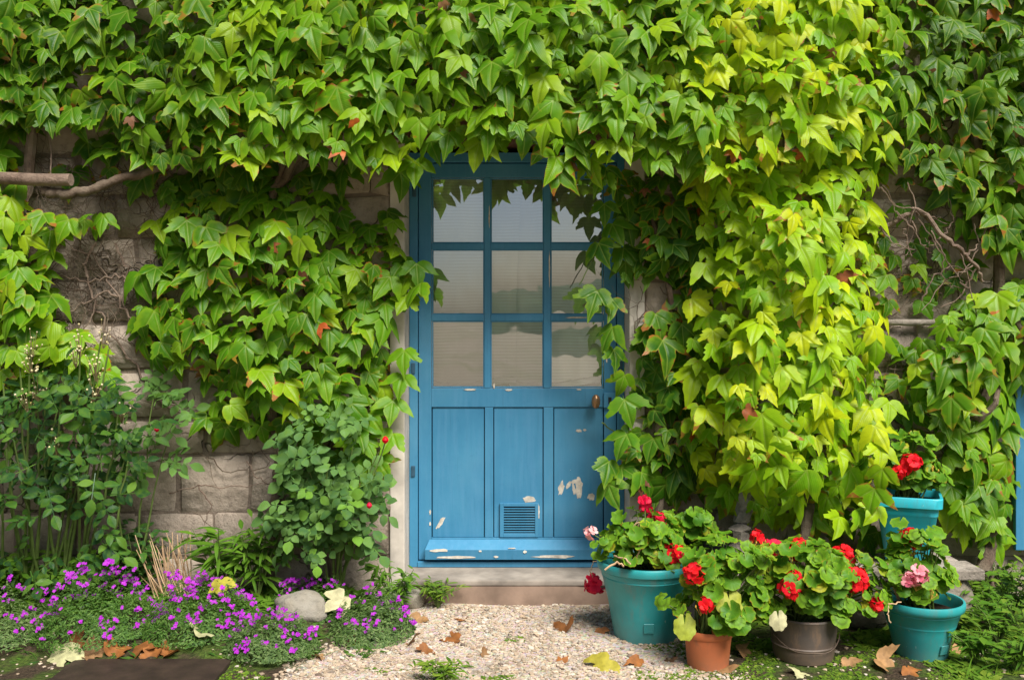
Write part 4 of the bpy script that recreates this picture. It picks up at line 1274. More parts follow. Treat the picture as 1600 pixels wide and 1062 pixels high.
MB().tube(hp, 0.0020, 6).build('handle', M['wire'], t3, smooth=True)
# bench of weathered planks on stones
bz, by = 0.285, -0.56
bn = empty('plant_bench', (1.85, by, 0), 'low weathered plank bench on rough stones carrying the square teal pot', 'bench')
MB().box(1.56, 2.11, by - 0.16, by + 0.02, bz - 0.045, bz).build('plank', M['driftwood'], bn, 0.006)
MB().box(1.58, 2.08, by + 0.03, by + 0.20, bz - 0.045, bz - 0.002).build('plank', M['driftwood'], bn, 0.006)
for xx in (1.62, 2.0):
    bm = bmesh.new(); bmesh.ops.create_icosphere(bm, subdivisions=3, radius=1)
    for v in bm.verts:
        q = v.co.copy(); mx = max(abs(q.x), abs(q.y), abs(q.z)); q = q / mx * 0.6 + q * 0.4
        q *= 1 + 0.10 * noise.noise(q * 2 + Vector((xx, 0, 0)))
        v.co = Vector((xx + q.x * 0.085, by + q.y * 0.15, 0.118 + q.z * 0.126))
    for f in bm.faces: f.smooth = True
    me = bpy.data.meshes.new('support_stone'); bm.to_mesh(me); bm.free(); me.materials.append(M['rock'])
    link('support_stone', me, bn)
c5 = Vector((px(1418, 0.58), -0.57, bz))
t5 = empty('square_pot', c5, 'bright teal square tapered pot raised on the plank bench', 'flower pot', 'flower pots by the wall')
MB().lathe([(0.085, 0), (0.09, 0.004), (0.126, 0.235), (0.129, 0.238), (0.131, 0.268), (0.147, 0.276), (0.149, 0.316), (0.146, 0.320), (0.136, 0.320), (0.130, 0.30), (0.12, 0.25)], c5, 96, 9, -0.36).build('body', M['teal_bright'], t5, smooth=True)
MB().lathe([(0.06, 0.24), (0.124, 0.285), (0.05, 0.292), (0.01, 0.295)], c5, 32, 7, -0.36).build('soil', M['soil'], t5, smooth=True)

def geranium(c, topz, rx, ry, zlo, zhi, n, label, flowers, rr, lean=(0, 0, 0), ls=(0.020, 0.043), mk='ger'):
    """c: middle of the pot, topz: soil height; leaves fill an ellipsoid rx, ry, from zlo to zhi round c+lean; flowers: (px, py, p, umbel, material)"""
    root = empty('geranium', (c[0], c[1], topz), label, 'potted plant', 'potted geraniums')
    cc = Vector((c[0] + lean[0], c[1] + lean[1], (zlo + zhi) / 2))
    rz = (zhi - zlo) / 2
    st = MB()
    soil = Vector((c[0], c[1], topz))
    for i in range(int(n * 1.4)):
        u = rr.uniform(-0.75, 1.0); a = rr.uniform(0, 2 * math.pi)
        if rr.random() < 0.45: a = rr.uniform(math.pi * 1.05, math.pi * 1.95)
        k = rr.uniform(0.55, 1.0) ** 0.6
        w = math.sqrt(max(0, 1 - u * u)) ** 0.7
        d = Vector((w * math.cos(a), w * math.sin(a), u))
        k *= 0.92 + 0.75 * noise.noise(Vector((d.x * 1.7 + c[0] * 7, d.y * 1.7, d.z * 1.7)))
        pos = cc + Vector((d.x * rx, d.y * ry, d.z * rz)) * k
        if pos.z < c[2] + 0.02: continue
        nr = Vector((d.x * 0.8, d.y * 0.8, max(d.z, 0) * 0.5 + 0.75)) + Vector((rr.gauss(0, 0.32), rr.gauss(0, 0.3) - 0.25, rr.gauss(0, 0.15)))
        s = rr.uniform(*ls)
        ti = rr.randrange(len(GER))
        link('leaf', shared(f'leaf#g{ti}', GER[ti], M[mk]), root, Matrix.Translation(pos) @ basis(nr, (d.x, d.y - 0.2, -0.5), rr.uniform(-0.6, 0.6)) @ Matrix.Diagonal((s, s, s, 1)))
        if i % 2 == 0:
            b = soil + Vector((rr.uniform(-.05, .05), rr.uniform(-.05, .05), -0.01))
            md = b.lerp(pos, 0.5) + Vector((0, 0, 0.02))
            st.tube([b, md, pos], [0.004, 0.003, 0.002], 5, False)
    for (fx, fy, fp, ui, fm) in flowers:
        pos = at(fx, fy, fp)
        b = soil + (pos - soil) * 0.25 * 1.0; b.z = soil.z
        st.tube([b, b.lerp(pos, 0.6) + Vector((0, 0, 0.02)), pos + Vector((0, 0.004, 0.0))], [0.004, 0.003, 0.003], 5, False)
        f = link('flower_head', umb_mesh(ui, fm), root, Matrix.Translation(pos) @ basis(Vector((rr.uniform(-.3, .3), -0.75, 0.55)), (0, 0, -1), rr.uniform(0, 6)))
        if fm != 'red': f['label'] = {'pink': 'pale pink flower head', 'crimson': 'deep crimson flower head', 'whitepink': 'small whitish pink flower head'}[fm]
    st.build('stems', M['stem'], root, smooth=True)
    return root
def dry_stalk(root, pts, r=0.003):
    MB().tube(wander(pts, rr, 0.004, 4), r, 5).build('dry_stalk', M['straw'], root, smooth=True)
def spent(root, x, y, p, n=14, s=0.018):
    mb = MB(); c = at(x, y, p)
    for k in range(n):
        q = c + Vector((rr.gauss(0, s), rr.gauss(0, s * .6), rr.gauss(0, s * .7)))
        mb.lathe([(0.001, -.004), (.0035, 0), (.003, .004), (.0005, .009)], q, 5)
        mb.tube([q, c + Vector((0, 0.004, -0.03))], 0.0011, 4, False)
    mb.build('spent_bloom', M['calyx'], root, smooth=True)
def old_leaf(root, x, y, p, s, mk, lab):
    f = link('leaf', shared(f'leaf#o{rr.randrange(5)}', GER[rr.randrange(5)], M[mk]), root, Matrix.Translation(at(x, y, p)) @ basis((rr.uniform(-.4, .4), -.8, .4), (0, 0, -1)) @ Matrix.Diagonal((s, s * 1.2, s, 1)))
    f['label'] = lab
rr = random.Random(77)
g0 = geranium(c1, c1.z + 0.31, 0.185, 0.17, c1.z + 0.31, c1.z + 0.56, 95, 'geranium spilling over the rim of the largest teal pot', [(1052, 862, 0.86, 1, 'red'), (922, 832, 0.78, 3, 'whitepink'), (1008, 784, 0.68, 3, 'crimson'), (1064, 868, 0.88, 3, 'crimson')], rr, (-0.03, -0.03, 0))
g1 = geranium(c6, c6.z + 0.30, 0.17, 0.15, c6.z + 0.33, c6.z + 0.55, 60, 'geranium in the black pot behind the largest teal pot', [(1026, 812, 0.60, 1, 'crimson'), (1008, 792, 0.55, 3, 'crimson')], rr, (-0.06, -0.02, 0))
g2 = geranium(c2, c2.z + 0.12, 0.205, 0.16, c2.z + 0.13, c2.z + 0.52, 120, 'bushy geranium growing from the small terracotta pot', [(1085, 896, 1.16, 1, 'red'), (1103, 945, 1.22, 3, 'red'), (1182, 838, 1.0, 3, 'red')], rr, (0.065, 0.02, 0))
g3 = geranium(c3, c3.z + 0.155, 0.285, 0.19, c3.z + 0.13, c3.z + 0.51, 190, 'broad geranium with the most red blooms, in the dark metal pot', [(1207, 858, 0.98, 1, 'crimson'), (1250, 860, 1.0, 0, 'red'), (1314, 872, 1.0, 2, 'red'), (1336, 905, 1.1, 2, 'red'), (1310, 905, 1.08, 1, 'red'), (1236, 920, 1.16, 1, 'red'), (1240, 902, 1.14, 3, 'red'), (1370, 946, 1.12, 3, 'red'), (1294, 885, 1.05, 3, 'red')], rr, (0.03, 0.0, 0))
g4 = geranium(c4, c4.z + 0.20, 0.17, 0.15, c4.z + 0.215, c4.z + 0.52, 85, 'geranium with one pale pink bloom in the round teal pot below the bench', [(1425, 842, 0.98, 1, 'red'), (1433, 898, 1.1, 1, 'pink'), (1418, 905, 1.1, 3, 'pink')], rr, (-0.02, 0.0, 0))
g5 = geranium(c5, c5.z + 0.29, 0.155, 0.13, c5.z + 0.30, c5.z + 0.60, 85, 'geranium with two small red blooms in the square pot on the bench', [(1405, 738, 0.70, 3, 'red'), (1424, 722, 0.70, 1, 'red'), (1412, 733, 0.70, 3, 'red')], rr, (0, 0, 0))

dry_stalk(g0, [at(960, 868, .86), at(975, 872, .92), at(985, 880, .96)], .004)
dry_stalk(g0, [at(945, 890, .97), at(965, 878, .96), at(975, 884, .96)], .004)
dry_stalk(g0, [at(985, 828, .80), at(998, 815, .82), at(1000, 838, .82), at(990, 832, .84)], .004)
dry_stalk(g0, [at(995, 872, .9), at(1000, 855, .92), at(996, 840, .92)])
dry_stalk(g0, [at(955, 870, .74), at(928, 878, .66), at(922, 892, .63), at(928, 908, .60)], .002)
f_ = link('flower_head', umb_mesh(3, 'crimson'), g0, Matrix.Translation(at(928, 912, .60)) @ basis((-.3, -.8, -.4), (1, 0, 0)) @ Matrix.Diagonal((1.5, 1.5, 1.5, 1)))
f_['label'] = 'deep crimson bloom hanging outside the pot'
spent(g0, 1075, 866, .90); spent(g0, 972, 816, .8, 8, .012)
spent(g2, 1185, 850, 1.0, 18); spent(g2, 1178, 856, 1.02, 10); spent(g2, 1095, 950, 1.22, 6, .01)
old_leaf(g2, 1140, 940, 1.2, .055, 'dead_yellow', 'large yellowing leaf'); old_leaf(g2, 1070, 978, 1.2, .045, 'dead_yellow', 'yellow edged low leaf')
dry_stalk(g2, [at(1172, 905, 1.1), at(1176, 890, 1.12), at(1174, 880, 1.12)])
spent(g3, 1215, 872, 1.02, 12); spent(g3, 1240, 875, 1.05, 8); spent(g3, 1316, 888, 1.08, 12); spent(g3, 1322, 932, 1.12, 6, .01)
old_leaf(g3, 1216, 968, 1.18, .035, 'dead_pale', 'dry pale leaf at the rim'); dry_stalk(g3, [at(1262, 920, 1.12), at(1268, 905, 1.12), at(1264, 895, 1.1)])
dry_stalk(g4, [at(1385, 878, 1.0), at(1392, 905, 1.04), at(1404, 936, 1.0)], .006); dry_stalk(g4, [at(1408, 940, 1.12), at(1388, 944, 1.15), at(1386, 958, 1.16), at(1392, 972, 1.16)], .0028)
spent(g4, 1424, 860, 1.0, 10); spent(g4, 1432, 912, 1.1, 8); spent(g4, 1455, 925, 1.1, 6, .01)
spent(g5, 1458, 733, .66, 6, .008)

# ================================================================== BED PLANTS
def bush(name, base, label, stems, leaves, tpl, key, m, rr, size, cat='shrub', normal_up=0.5, stem_m='stem', r0=0.006, buds=None, name_leaf='leaf'):
    """stems: lists of points; leaves: (count, region sampler)"""
    root = empty(name, base, label, cat)
    for pts in stems:
        w = wander(pts, rr, 0.008, 4)
        MB().tube(w, [r0 * (1 - 0.6 * i / len(w)) for i in range(len(w))], 6).build('stem', M[stem_m], root, smooth=True)
    pts = leaves
    extra = []
    for i, (pos, out) in enumerate(pts):
        nr = Vector((out.x * 0.5, -0.55, normal_up)) + Vector((rr.gauss(0, .35), rr.gauss(0, .25), rr.gauss(0, .3)))
        tip = Vector((out.x + rr.gauss(0, 0.5), -0.3, out.z - 0.35 + rr.gauss(0, 0.4)))
        s = rr.uniform(*size); ti = rr.randrange(len(tpl))
        M4 = Matrix.Translation(pos) @ basis(nr, tip) @ Matrix.Diagonal((s, s, s, 1))
        if i < 295: link(name_leaf, shared(f'{name_leaf}#{key}{ti}', tpl[ti], m), root, M4)
        else: extra.append((ti, M4))
    if extra:
        V, F, U = join([xf(tpl[ti], M4) for ti, M4 in extra])
        link('leaves', np_mesh('leaves', V, F, U, m), root, kind='stuff')
    return root
def region(poly, n, p0, p1, rr, origin_px):
    out = []
    ox, oy = origin_px
    while len(out) < n:
        x = rr.uniform(min(q[0] for q in poly), max(q[0] for q in poly)); y = rr.uniform(min(q[1] for q in poly), max(q[1] for q in poly))
        if not inpoly(x, y, poly): continue
        d = Vector((x - ox, 0, oy - y)); d = d / (d.length + 30)
        out.append((at(x, y, rr.uniform(p0, p1)), d))
    out.sort(key=lambda q: q[0].y)
    return out
rr = random.Random(31)
# tall shrub at the left
LB = [(-90, 610), (0, 580), (40, 560), (100, 570), (170, 580), (190, 640), (215, 690), (205, 745), (180, 800), (110, 790), (60, 780), (-90, 800)]
LB2 = [(-90, 800), (60, 780), (180, 800), (200, 850), (180, 900), (-90, 900)]
sts = []
for bx, tops in ((60, [(48, 540), (55, 610), (90, 640)]), (90, [(160, 520), (125, 540), (150, 580)]), (120, [(170, 545), (185, 640), (150, 660)]), (75, [(70, 640), (20, 680)]), (140, [(200, 720), (160, 700)]), (50, [(30, 560), (100, 590), (10, 700)]), (110, [(110, 620), (140, 560)]), (20, [(5, 600), (-30, 640)])):
    for tx, ty in tops:
        sts.append([at(bx + rr.uniform(-22, 22), 925, .40), at((bx + tx) / 2 + rr.uniform(-12, 12), (915 + ty) / 2, .52), at(tx, ty, .56)])
lb = bush('rose_bush', at(80, 925, .40), 'tall dark leafy bush with faded bud sprays at the left end of the bed', sts, region(LB, 160, .36, .70, rr, (80, 900)) + region(LB2, 34, .40, .70, rr, (80, 900)), CMP, 'c', M['rose_dark'], rr, (0.10, 0.19), stem_m='stem', r0=0.008)
for tx, ty, p, s in ((48, 560, .58, 1), (50, 535, .58, .8), (125, 535, .6, 1), (118, 552, .6, .9), (60, 605, .62, 1.1), (160, 522, .57, .7), (150, 575, .6, .9), (145, 605, .61, 1), (88, 690, .65, 1.0), (190, 640, .6, .6), (45, 625, .62, .8)):
    mb = MB(); st_ = MB()
    c = at(tx, ty, p)
    for k in range(int(12 * s) + 4):
        q = c + Vector((rr.gauss(0, .022), rr.gauss(0, .015), rr.gauss(0, .035)))
        r_ = rr.uniform(.003, .0062)
        mb.lathe([(0.001, -r_), (r_, 0), (r_ * 0.7, r_ * 0.8), (0.0005, r_ * 1.3)], q, 6)
        st_.tube([q, q.lerp(c + Vector((0, 0.005, -0.07)), 0.9)], 0.0012, 4, False)
    b_ = mb.build('bud_spray', M['buds'], lb, smooth=True)
    st_.build('bud_stalk', M['stem_brown'], b_)
# pale rose shoot against the wall
sts = [[at(205, 920, .36), at(225, 760, .33), at(240, 620, .32)], [at(205, 920, .36), at(235, 800, .34), at(262, 690, .33)], [at(205, 920, .36), at(180, 760, .45), at(200, 700, .45)]]
SP = [(220, 590), (290, 600), (275, 660), (255, 690), (270, 720), (230, 760), (200, 740), (210, 660)]
sb = bush('rose_shoot', at(205, 920, .36), 'slender pale green rose shoot with one pink bud against the bare wall', sts, region(SP, 26, .30, .42, rr, (230, 760)), CMP, 'c', M['rose_pale'], rr, (0.14, 0.20), 'shrub')
def bud(root, x, y, p, s=0.014, m='crimson'):
    MB().lathe([(0.001, -s), (s * 0.8, -s * 0.4), (s, 0.2 * s), (s * 0.6, s), (0.001, s * 1.3)], at(x, y, p), 12).build('flower_bud', M[m], root, smooth=True)
bud(sb, 245, 671, .40, 0.013)
# grey green rose bush under the vine
UP = [(440, 670), (500, 640), (570, 655), (560, 705), (470, 720)]
GB = [(450, 715), (500, 695), (545, 725), (580, 775), (585, 820), (585, 845), (550, 860), (480, 865), (435, 850), (428, 810), (438, 765), (455, 735)]
sts = []
for k in range(9):
    tx, ty = rr.uniform(430, 600), rr.uniform(690, 790)
    sts.append([at(520 + rr.uniform(-15, 15), 935, .32), at((520 + tx) / 2 + rr.uniform(-15, 15), (900 + ty) / 2, .46), at(tx, ty, .50)])
sts.append([at(525, 935, .32), at(570, 790, .50), at(602, 690, .52)])
gb = bush('rose_bush', at(520, 935, .32), 'grey green rose bush with small round leaves and red buds beside the door frame', sts, region(GB, 150, .40, .62, rr, (515, 880)) + region(UP, 26, .44, .56, rr, (515, 880)), CMP_ROUND, 'r', M['rose_grey'], rr, (0.10, 0.165))
bud(gb, 602, 688, .55, 0.016, 'red'); bud(gb, 577, 790, .62, 0.013, 'crimson')
# broad-leaved weeds along the foot of the wall
def weed(name, x, row, n, h, spread, tpl, m, label, rr, size, group=None, dark=False):
    b = gd(x, row); b.z = gh(b.x, b.y)
    root = empty(name, b, label, 'weed', group)
    for k in range(n):
        a = rr.uniform(0, 2 * math.pi); hh = h * rr.uniform(0.5, 1.0)
        tp = b + Vector((math.cos(a) * spread * rr.uniform(.3, 1), math.sin(a) * spread * 0.6 * rr.uniform(.3, 1), hh))
        MB().tube([b, b.lerp(tp, .5) + Vector((0, 0, .03)), tp], [0.003, .0025, .0015], 5).build('stem', M['stem'], root, smooth=True)
        for j in range(9):
            t = 0.25 + 0.75 * (j + rr.random()) / 9
            q = b.lerp(tp, t) + Vector((0, 0, .03 * math.sin(t * 3)))
            w = rr.uniform(0, 2 * math.pi)
            d = Vector((math.cos(w), math.sin(w), rr.uniform(-.1, .5)))
            s = rr.uniform(*size); ti = rr.randrange(len(tpl))
            link('leaf', shared(f'leaf#w{ti}{len(tpl[ti][0])}', tpl[ti], m), root, Matrix.Translation(q) @ basis(Vector((0, -0.25, 1)) - d * 0.2, d) @ Matrix.Diagonal((s, s, s, 1)))
    return root
weed('weed_plant', 345, 960, 16, 0.40, 0.17, LANCE, M['weed'], 'leafy weed with narrow pointed leaves between the straw clump and the rose', rr, (0.07, 0.15))
weed('weed_plant', 402, 960, 14, 0.42, 0.13, LANCE, M['weed'], 'tall narrow leaved weed close against the rose bush foot', rr, (0.06, 0.13))
weed('weed_plant', 615, 958, 14, 0.26, 0.15, LANCE, M['weed'], 'low sprawling weed in the corner between rose bush and doorstep', rr, (0.04, 0.09))
weed('weed_plant', 684, 950, 14, 0.13, 0.13, LANCE, M['moss'], 'small flat weed spreading over the end of the doorstep', rr, (0.03, 0.06))
weed('weed_plant', 130, 955, 11, 0.24, 0.22, CMP, M['weed'], 'low broad leaved weed at the foot of the tall dark bush', rr, (0.07, 0.12))
weed('weed_plant', 30, 955, 11, 0.24, 0.22, CMP, M['weed'], 'low broad leaved weed at the outermost end of the bed', rr, (0.07, 0.12))
weed('weed_plant', 215, 950, 6, 0.36, 0.13, CMP, M['rose_dark'], 'dark leaved seedling leaning on the wall beside the straw clump', rr, (0.09, 0.14))
weed('weed_plant', 690, 1068, 12, 0.07, 0.14, LANCE, M['moss'], 'bright green tuft at the very front edge of the gravel path', rr, (0.03, 0.06))
# straw clump
b = gd(272, 958); b.z = gh(b.x, b.y)
t = empty('straw_clump', b, 'clump of dry straw coloured stalks standing in front of the bare wall', 'dry plant')
for k in range(34):
    a = rr.uniform(-1, 1)
    q = b + Vector((rr.uniform(-.07, .08), rr.uniform(-.04, .04), -.01))
    tp = q + Vector((a * 0.09 - 0.03, rr.uniform(-.06, .04), rr.uniform(.14, .36)))
    MB().tube([q, q.lerp(tp, .5) + Vector((rr.uniform(-.008, .008), 0, 0)), tp], [.0038, .0032, .0018], 5).build('stalk', M['straw'], t, smooth=True)

# purple flowered mats
BLO = join([xf(petal(0.011, 0.011), Matrix.Rotation(2 * math.pi * k / 4 + 0.1, 4, 'Z') @ Matrix.Rotation(0.2, 4, 'X')) for k in range(4)] + [xf(petal(0.010, 0.010), Matrix.Translation((0.012, 0.006, -0.004)) @ Matrix.Rotation(2 * math.pi * k / 4, 4, 'Z') @ Matrix.Rotation(0.35, 4, 'X')) for k in range(4)])
blo_mesh = np_mesh('blossom', BLO[0], BLO[1], None, M['purple'], False)
def mound(x0, x1, y0, y1, h, nleaf, nflo, m, label, rr, tip_n=1.0, fl_up=0.9):
    a, b_ = gd((x0 + x1) / 2, y0 + (y1 - y0) * 0.45), gd((x0 + x1) / 2, y1)
    cx, cy = b_.x * 0.5 + a.x * 0.5, (a.y + b_.y) / 2
    sx = (x1 - x0) / 2 * (cy + CAM_D) / FPX; sy = abs(a.y - b_.y) / 2 * 1.35
    z0 = gh(cx, cy)
    root = empty('flowering_mat', (cx, cy, z0), label, 'ground cover', 'purple flowered mats in the bed')
    def top(u, v):
        rr2 = u * u + v * v
        return z0 + h * 1.15 * max(0, 1 - rr2 ** 1.2) * (0.72 + 0.7 * noise.noise(Vector((u * 2.2 + cx, v * 2.2, 4.4))) + 0.40 * noise.noise(Vector((u * 6 + cx, v * 6, 7)))) 
    Ms = []
    for i in range(nleaf):
        u, v = rr.uniform(-1, 1), rr.uniform(-1, 1)
        q = u * u + v * v
        if q > 1: continue
        zz = top(u, v) * 1.0
        zz = z0 + (zz - z0) * rr.uniform(0.45, 1.12) - 0.004
        w = rr.uniform(0, 6.28)
        d = Vector((math.cos(w) + u * .5, math.sin(w) + v * .5, rr.uniform(0.2, 1.6)))
        s = rr.uniform(0.012, 0.030) * tip_n
        Ms.append(Matrix.Translation((cx + u * sx, cy + v * sy, zz)) @ basis(Vector((u + rr.gauss(0, .4), v - 0.4, 0.8)), d) @ Matrix.Diagonal((s, s, s, 1)))
    half = int(len(Ms) * 0.65)
    V, F, U = join([tile_mesh('', TINY, Ms[:half], None), tile_mesh('', TINYW, [x @ Matrix.Diagonal((.6, .6, .6, 1)) for x in Ms[half:]], None)])
    link('foliage', np_mesh('foliage', V, F, U, m), root, kind='stuff')
    for i in range(int(nflo * 1.8)):
        for _ in range(30):
            u, v = rr.uniform(-.95, .95), rr.uniform(-.95, .9)
            if u * u + v * v < .95 and noise.noise(Vector((u * 2.6 + x0, v * 2.6, 1.5))) > -0.12 and (rr.random() < fl_up or v > 0): break
        k = rr.choice((1, 1, 2, 3))
        for j in range(k):
            pos = Vector((cx + u * sx + rr.gauss(0, .009) * (k > 1), cy + v * sy + rr.gauss(0, .009) * (k > 1), top(u, v) + rr.uniform(.004, .022)))
            s = rr.uniform(0.45, 0.85)
            link('blossom', blo_mesh, root, Matrix.Translation(pos) @ basis(Vector((rr.gauss(0, .35), -.7 + rr.gauss(0, .3), .6)), (rr.gauss(0, 1), 0, 1)) @ Matrix.Diagonal((s, s, s, 1)))
    return root
rr = random.Random(61)
mound(60, 250, 930, 1028, 0.23, 8000, 75, M['mat_green'], 'purple flowered mat between the grey green edge and the straw clump', rr)
mound(-90, 75, 930, 1040, 0.17, 6000, 34, M['mat_grey'], 'greyer mat with few purple flowers at the outer corner of the bed', rr)
mound(225, 400, 925, 1022, 0.20, 7500, 95, M['mat_green'], 'most densely purple flowered mat, in front of the narrow leaved weed', rr)
mound(350, 500, 975, 1040, 0.14, 6000, 34, M['mat_grey'], 'purple flowered mat spilling onto the gravel below the larger rock', rr)
mound(415, 560, 920, 985, 0.14, 4000, 34, M['mat_green'], 'low purple flowered mat behind the larger rock', rr)
mound(510, 650, 935, 1008, 0.18, 7000, 30, M['mat_grey'], 'grey green needle leaved mat nearest the doorstep', rr, 1.1)

# rocks in the bed edge
def rock(x, row, sx, sy, sz, label, seed):
    b = gd(x, row); b.z = gh(b.x, b.y)
    bm = bmesh.new(); bmesh.ops.create_icosphere(bm, subdivisions=4, radius=1)
    for v in bm.verts:
        q = v.co * (1 + 0.22 * noise.noise(v.co * 1.3 + Vector((seed, 0, 0))) + 0.06 * noise.noise(v.co * 4 + Vector((0, seed, 0))))
        v.co = Vector((q.x * sx, q.y * sy, q.z * sz)) + b + Vector((0, 0, sz * 0.45))
    for f in bm.faces: f.smooth = True
    me = bpy.data.meshes.new('rock'); bm.to_mesh(me); bm.free(); me.materials.append(M['rock'])
    return tag(link('rock', me), label, 'rock', 'rocks in the bed edge')
rock(470, 982, 0.125, 0.10, 0.075, 'larger rounded rock lying among the purple flowers', 3)
rock(640, 945, 0.07, 0.06, 0.06, 'small rounded rock beside the end of the doorstep', 8)
rock(545, 985, 0.045, 0.04, 0.035, 'smallest pale rock next to the mottled yellow leaf', 12)

# ------------------------------------------------------------------ gravel, moss, grass (nobody could count them)
rr = random.Random(91)
def pebble(seed):
    r2 = random.Random(seed)
    bm = bmesh.new(); bmesh.ops.create_icosphere(bm, subdivisions=1, radius=1)
    for v in bm.verts:
        v.co *= r2.uniform(0.72, 1.12)
        v.co.z *= 0.65; v.co.x *= 1.15
    bm.verts.ensure_lookup_table()
    V = np.array([tuple(v.co) for v in bm.verts]); F = np.array([[v.index for v in f.verts] for f in bm.faces]); bm.free()
    return V, F, np.zeros((len(V), 2))
PEB = [pebble(s) for s in range(5)]
def gravel_mask(x, y):
    wob = 0.16 * noise.noise(Vector((x * 2.5, y * 2.5, 0)))
    return (x + wob - 0.42 * (y + 0.28)) > -0.52 and (x + wob) < 0.80 + 0.25 * max(0, -y - 1.0)
lists = [[] for _ in PEB]
n = 0
while n < 17000:
    x, y = rr.uniform(-1.3, 1.5), rr.uniform(-2.0, -0.28)
    if not gravel_mask(x, y): continue
    if noise.noise(Vector((x * 3.5, y * 3.5, 5))) > 0.24 and rr.random() < 0.7: n += 0.3; continue
    s = 0.0040 * (1 + 2.2 * rr.random() ** 4)
    M4 = Matrix.Translation((x, y, gh(x, y) + s * 0.25)) @ Matrix.Rotation(rr.uniform(0, 6.3), 4, 'Z') @ Matrix.Rotation(rr.gauss(0, .3), 4, 'X') @ Matrix.Diagonal((s * rr.uniform(.8, 1.4), s, s * rr.uniform(.6, 1.1), 1))
    lists[rr.randrange(5)].append(M4); n += 1
for _ in range(900):      # stray stones among the moss
    x, y = rr.uniform(-2.2, 2.4), rr.uniform(-1.5, -0.75)
    s = 0.005 * (1 + 1.5 * rr.random() ** 3)
    lists[rr.randrange(5)].append(Matrix.Translation((x, y, gh(x, y) + s * 0.2)) @ Matrix.Rotation(rr.uniform(0, 6.3), 4, 'Z') @ Matrix.Diagonal((s, s, s * .8, 1)))
V, F, U = join([tile_mesh('', T, L, None) for T, L in zip(PEB, lists)])
tag(link('gravel', np_mesh('gravel', V, F, None, M['gravel'], False)), 'pale crushed gravel covering the path to the door', 'gravel', kind='stuff')

def scatter(name, label, regions, tpl, m, rr, size, up=1.0, cat='ground cover', zoff=0.0):
    L = [[] for _ in tpl]
    for poly, n, dens in regions:
        X = [q[0] for q in poly]; Y = [q[1] for q in poly]
        k = 0
        while k < n:
            x, y = rr.uniform(min(X), max(X)), rr.uniform(min(Y), max(Y))
            k += 1
            if not inpoly(x, y, poly): continue
            if noise.noise(Vector((x * 5, y * 5, 2.2))) < dens: continue
            w = rr.uniform(0, 6.28)
            d = Vector((math.cos(w), math.sin(w), up * rr.uniform(.3, 1.6)))
            s = rr.uniform(*size)
            L[rr.randrange(len(tpl))].append(Matrix.Translation((x, y, gh(x, y) + zoff)) @ basis(Vector((rr.gauss(0, .4), -0.4, 1)), d) @ Matrix.Diagonal((s, s, s, 1)))
    V, F, U = join([tile_mesh('', T, q, None) for T, q in zip(tpl, L) if q])
    return tag(link(name, np_mesh(name, V, F, U, m)), label, cat, kind='stuff')
GP = lambda pts: [tuple(gd(*q))[:2] for q in pts]
right_far = [(1.85, -1.9), (3.6, -1.9), (3.6, -0.25), (1.5, -0.25)]
scatter('grass', 'long green grass growing beside the round teal pot', [(right_far, 4000, -0.05)], BLADE, M['weed'], rr, (0.05, 0.16), 3.5, 'grass')
scatter('weeds', 'feathery low weeds filling the corner beyond the pots', [(right_far, 15000, -0.1), ([(0.85, -0.95), (2.0, -0.95), (2.0, -0.3), (0.85, -0.3)], 4500, -0.1)], [TINY, TINYW, LANCE[0]], M['moss'], rr, (0.02, 0.06), 1.8)
WEEDS = ['feathery weed directly behind the rim of the round teal pot', 'tall feathery weed under the blue shutter', 'feathery weed in the middle of the overgrown corner', 'tall feathery weed at the photo edge lowest but one',
         'short feathery weed beside the foot of the round teal pot', 'short feathery weed between the bench end and the teal pot', 'tallest feathery weed at the very edge below the blue shutter', 'tall feathery weed at the foot of the vine trunk',
         'feathery weed half outside the picture edge', 'small feathery weed touching the round teal pot wall', 'lowest feathery weed nearest the viewer in the corner', 'feathery weed between the vine trunk weed and the corner middle']
for i, (x, row, h) in enumerate(((1530, 960, .20), (1580, 975, .26), (1560, 1010, .20), (1610, 1030, .24), (1525, 1040, .15), (1500, 985, .13), (1620, 985, .30), (1570, 945, .24), (1660, 1010, .25), (1515, 1005, .14), (1590, 1050, .16), (1545, 985, .2))):
    weed('weed_plant', x, row, 11, h, 0.12, [TINYW, LANCE[0], LANCE[2]], M['weed'] if i % 3 else M['moss'], WEEDS[i], rr, (0.03, 0.07), 'feathery weeds in the overgrown corner')
moss_reg = [([(0.45, -1.30), (1.9, -1.35), (2.2, -0.85), (0.6, -0.82)], 17000, -0.02), ([(-1.4, -1.32), (-0.2, -1.5), (0.1, -1.25), (-0.7, -1.12), (-1.2, -1.05)], 9000, 0.05), ([(-0.35, -1.35), (0.05, -1.35), (0.0, -1.22), (-0.25, -1.22)], 1500, -0.3),
            ([(-0.02, -0.83), (0.05, -0.83), (0.05, -0.77), (-0.02, -0.77)], 250, -1)]
scatter('moss', 'bright green moss and tiny creeping weeds on the ground round the pots', moss_reg, [TINYW, TINY], M['moss'], rr, (0.010, 0.024), 0.5)
scatter('undergrowth', 'dark low undergrowth along the foot of the wall behind the flowers', [([(-3.4, -0.62), (-0.62, -0.62), (-0.58, -0.23), (-3.4, -0.23)], 7000, -0.3)], [LANCE[0], LANCE[1], LANCE[2]], M['weed'], rr, (0.05, 0.13), 1.0)
scatter('bed_grass', 'fine grassy shoots between the flowering mats of the bed', [([(-3.0, -1.12), (-0.6, -1.05), (-0.45, -0.5), (-3.0, -0.5)], 5000, -0.2)], [BLADE[0], BLADE[1], TINY], M['mat_green'], rr, (0.03, 0.08), 1.2)

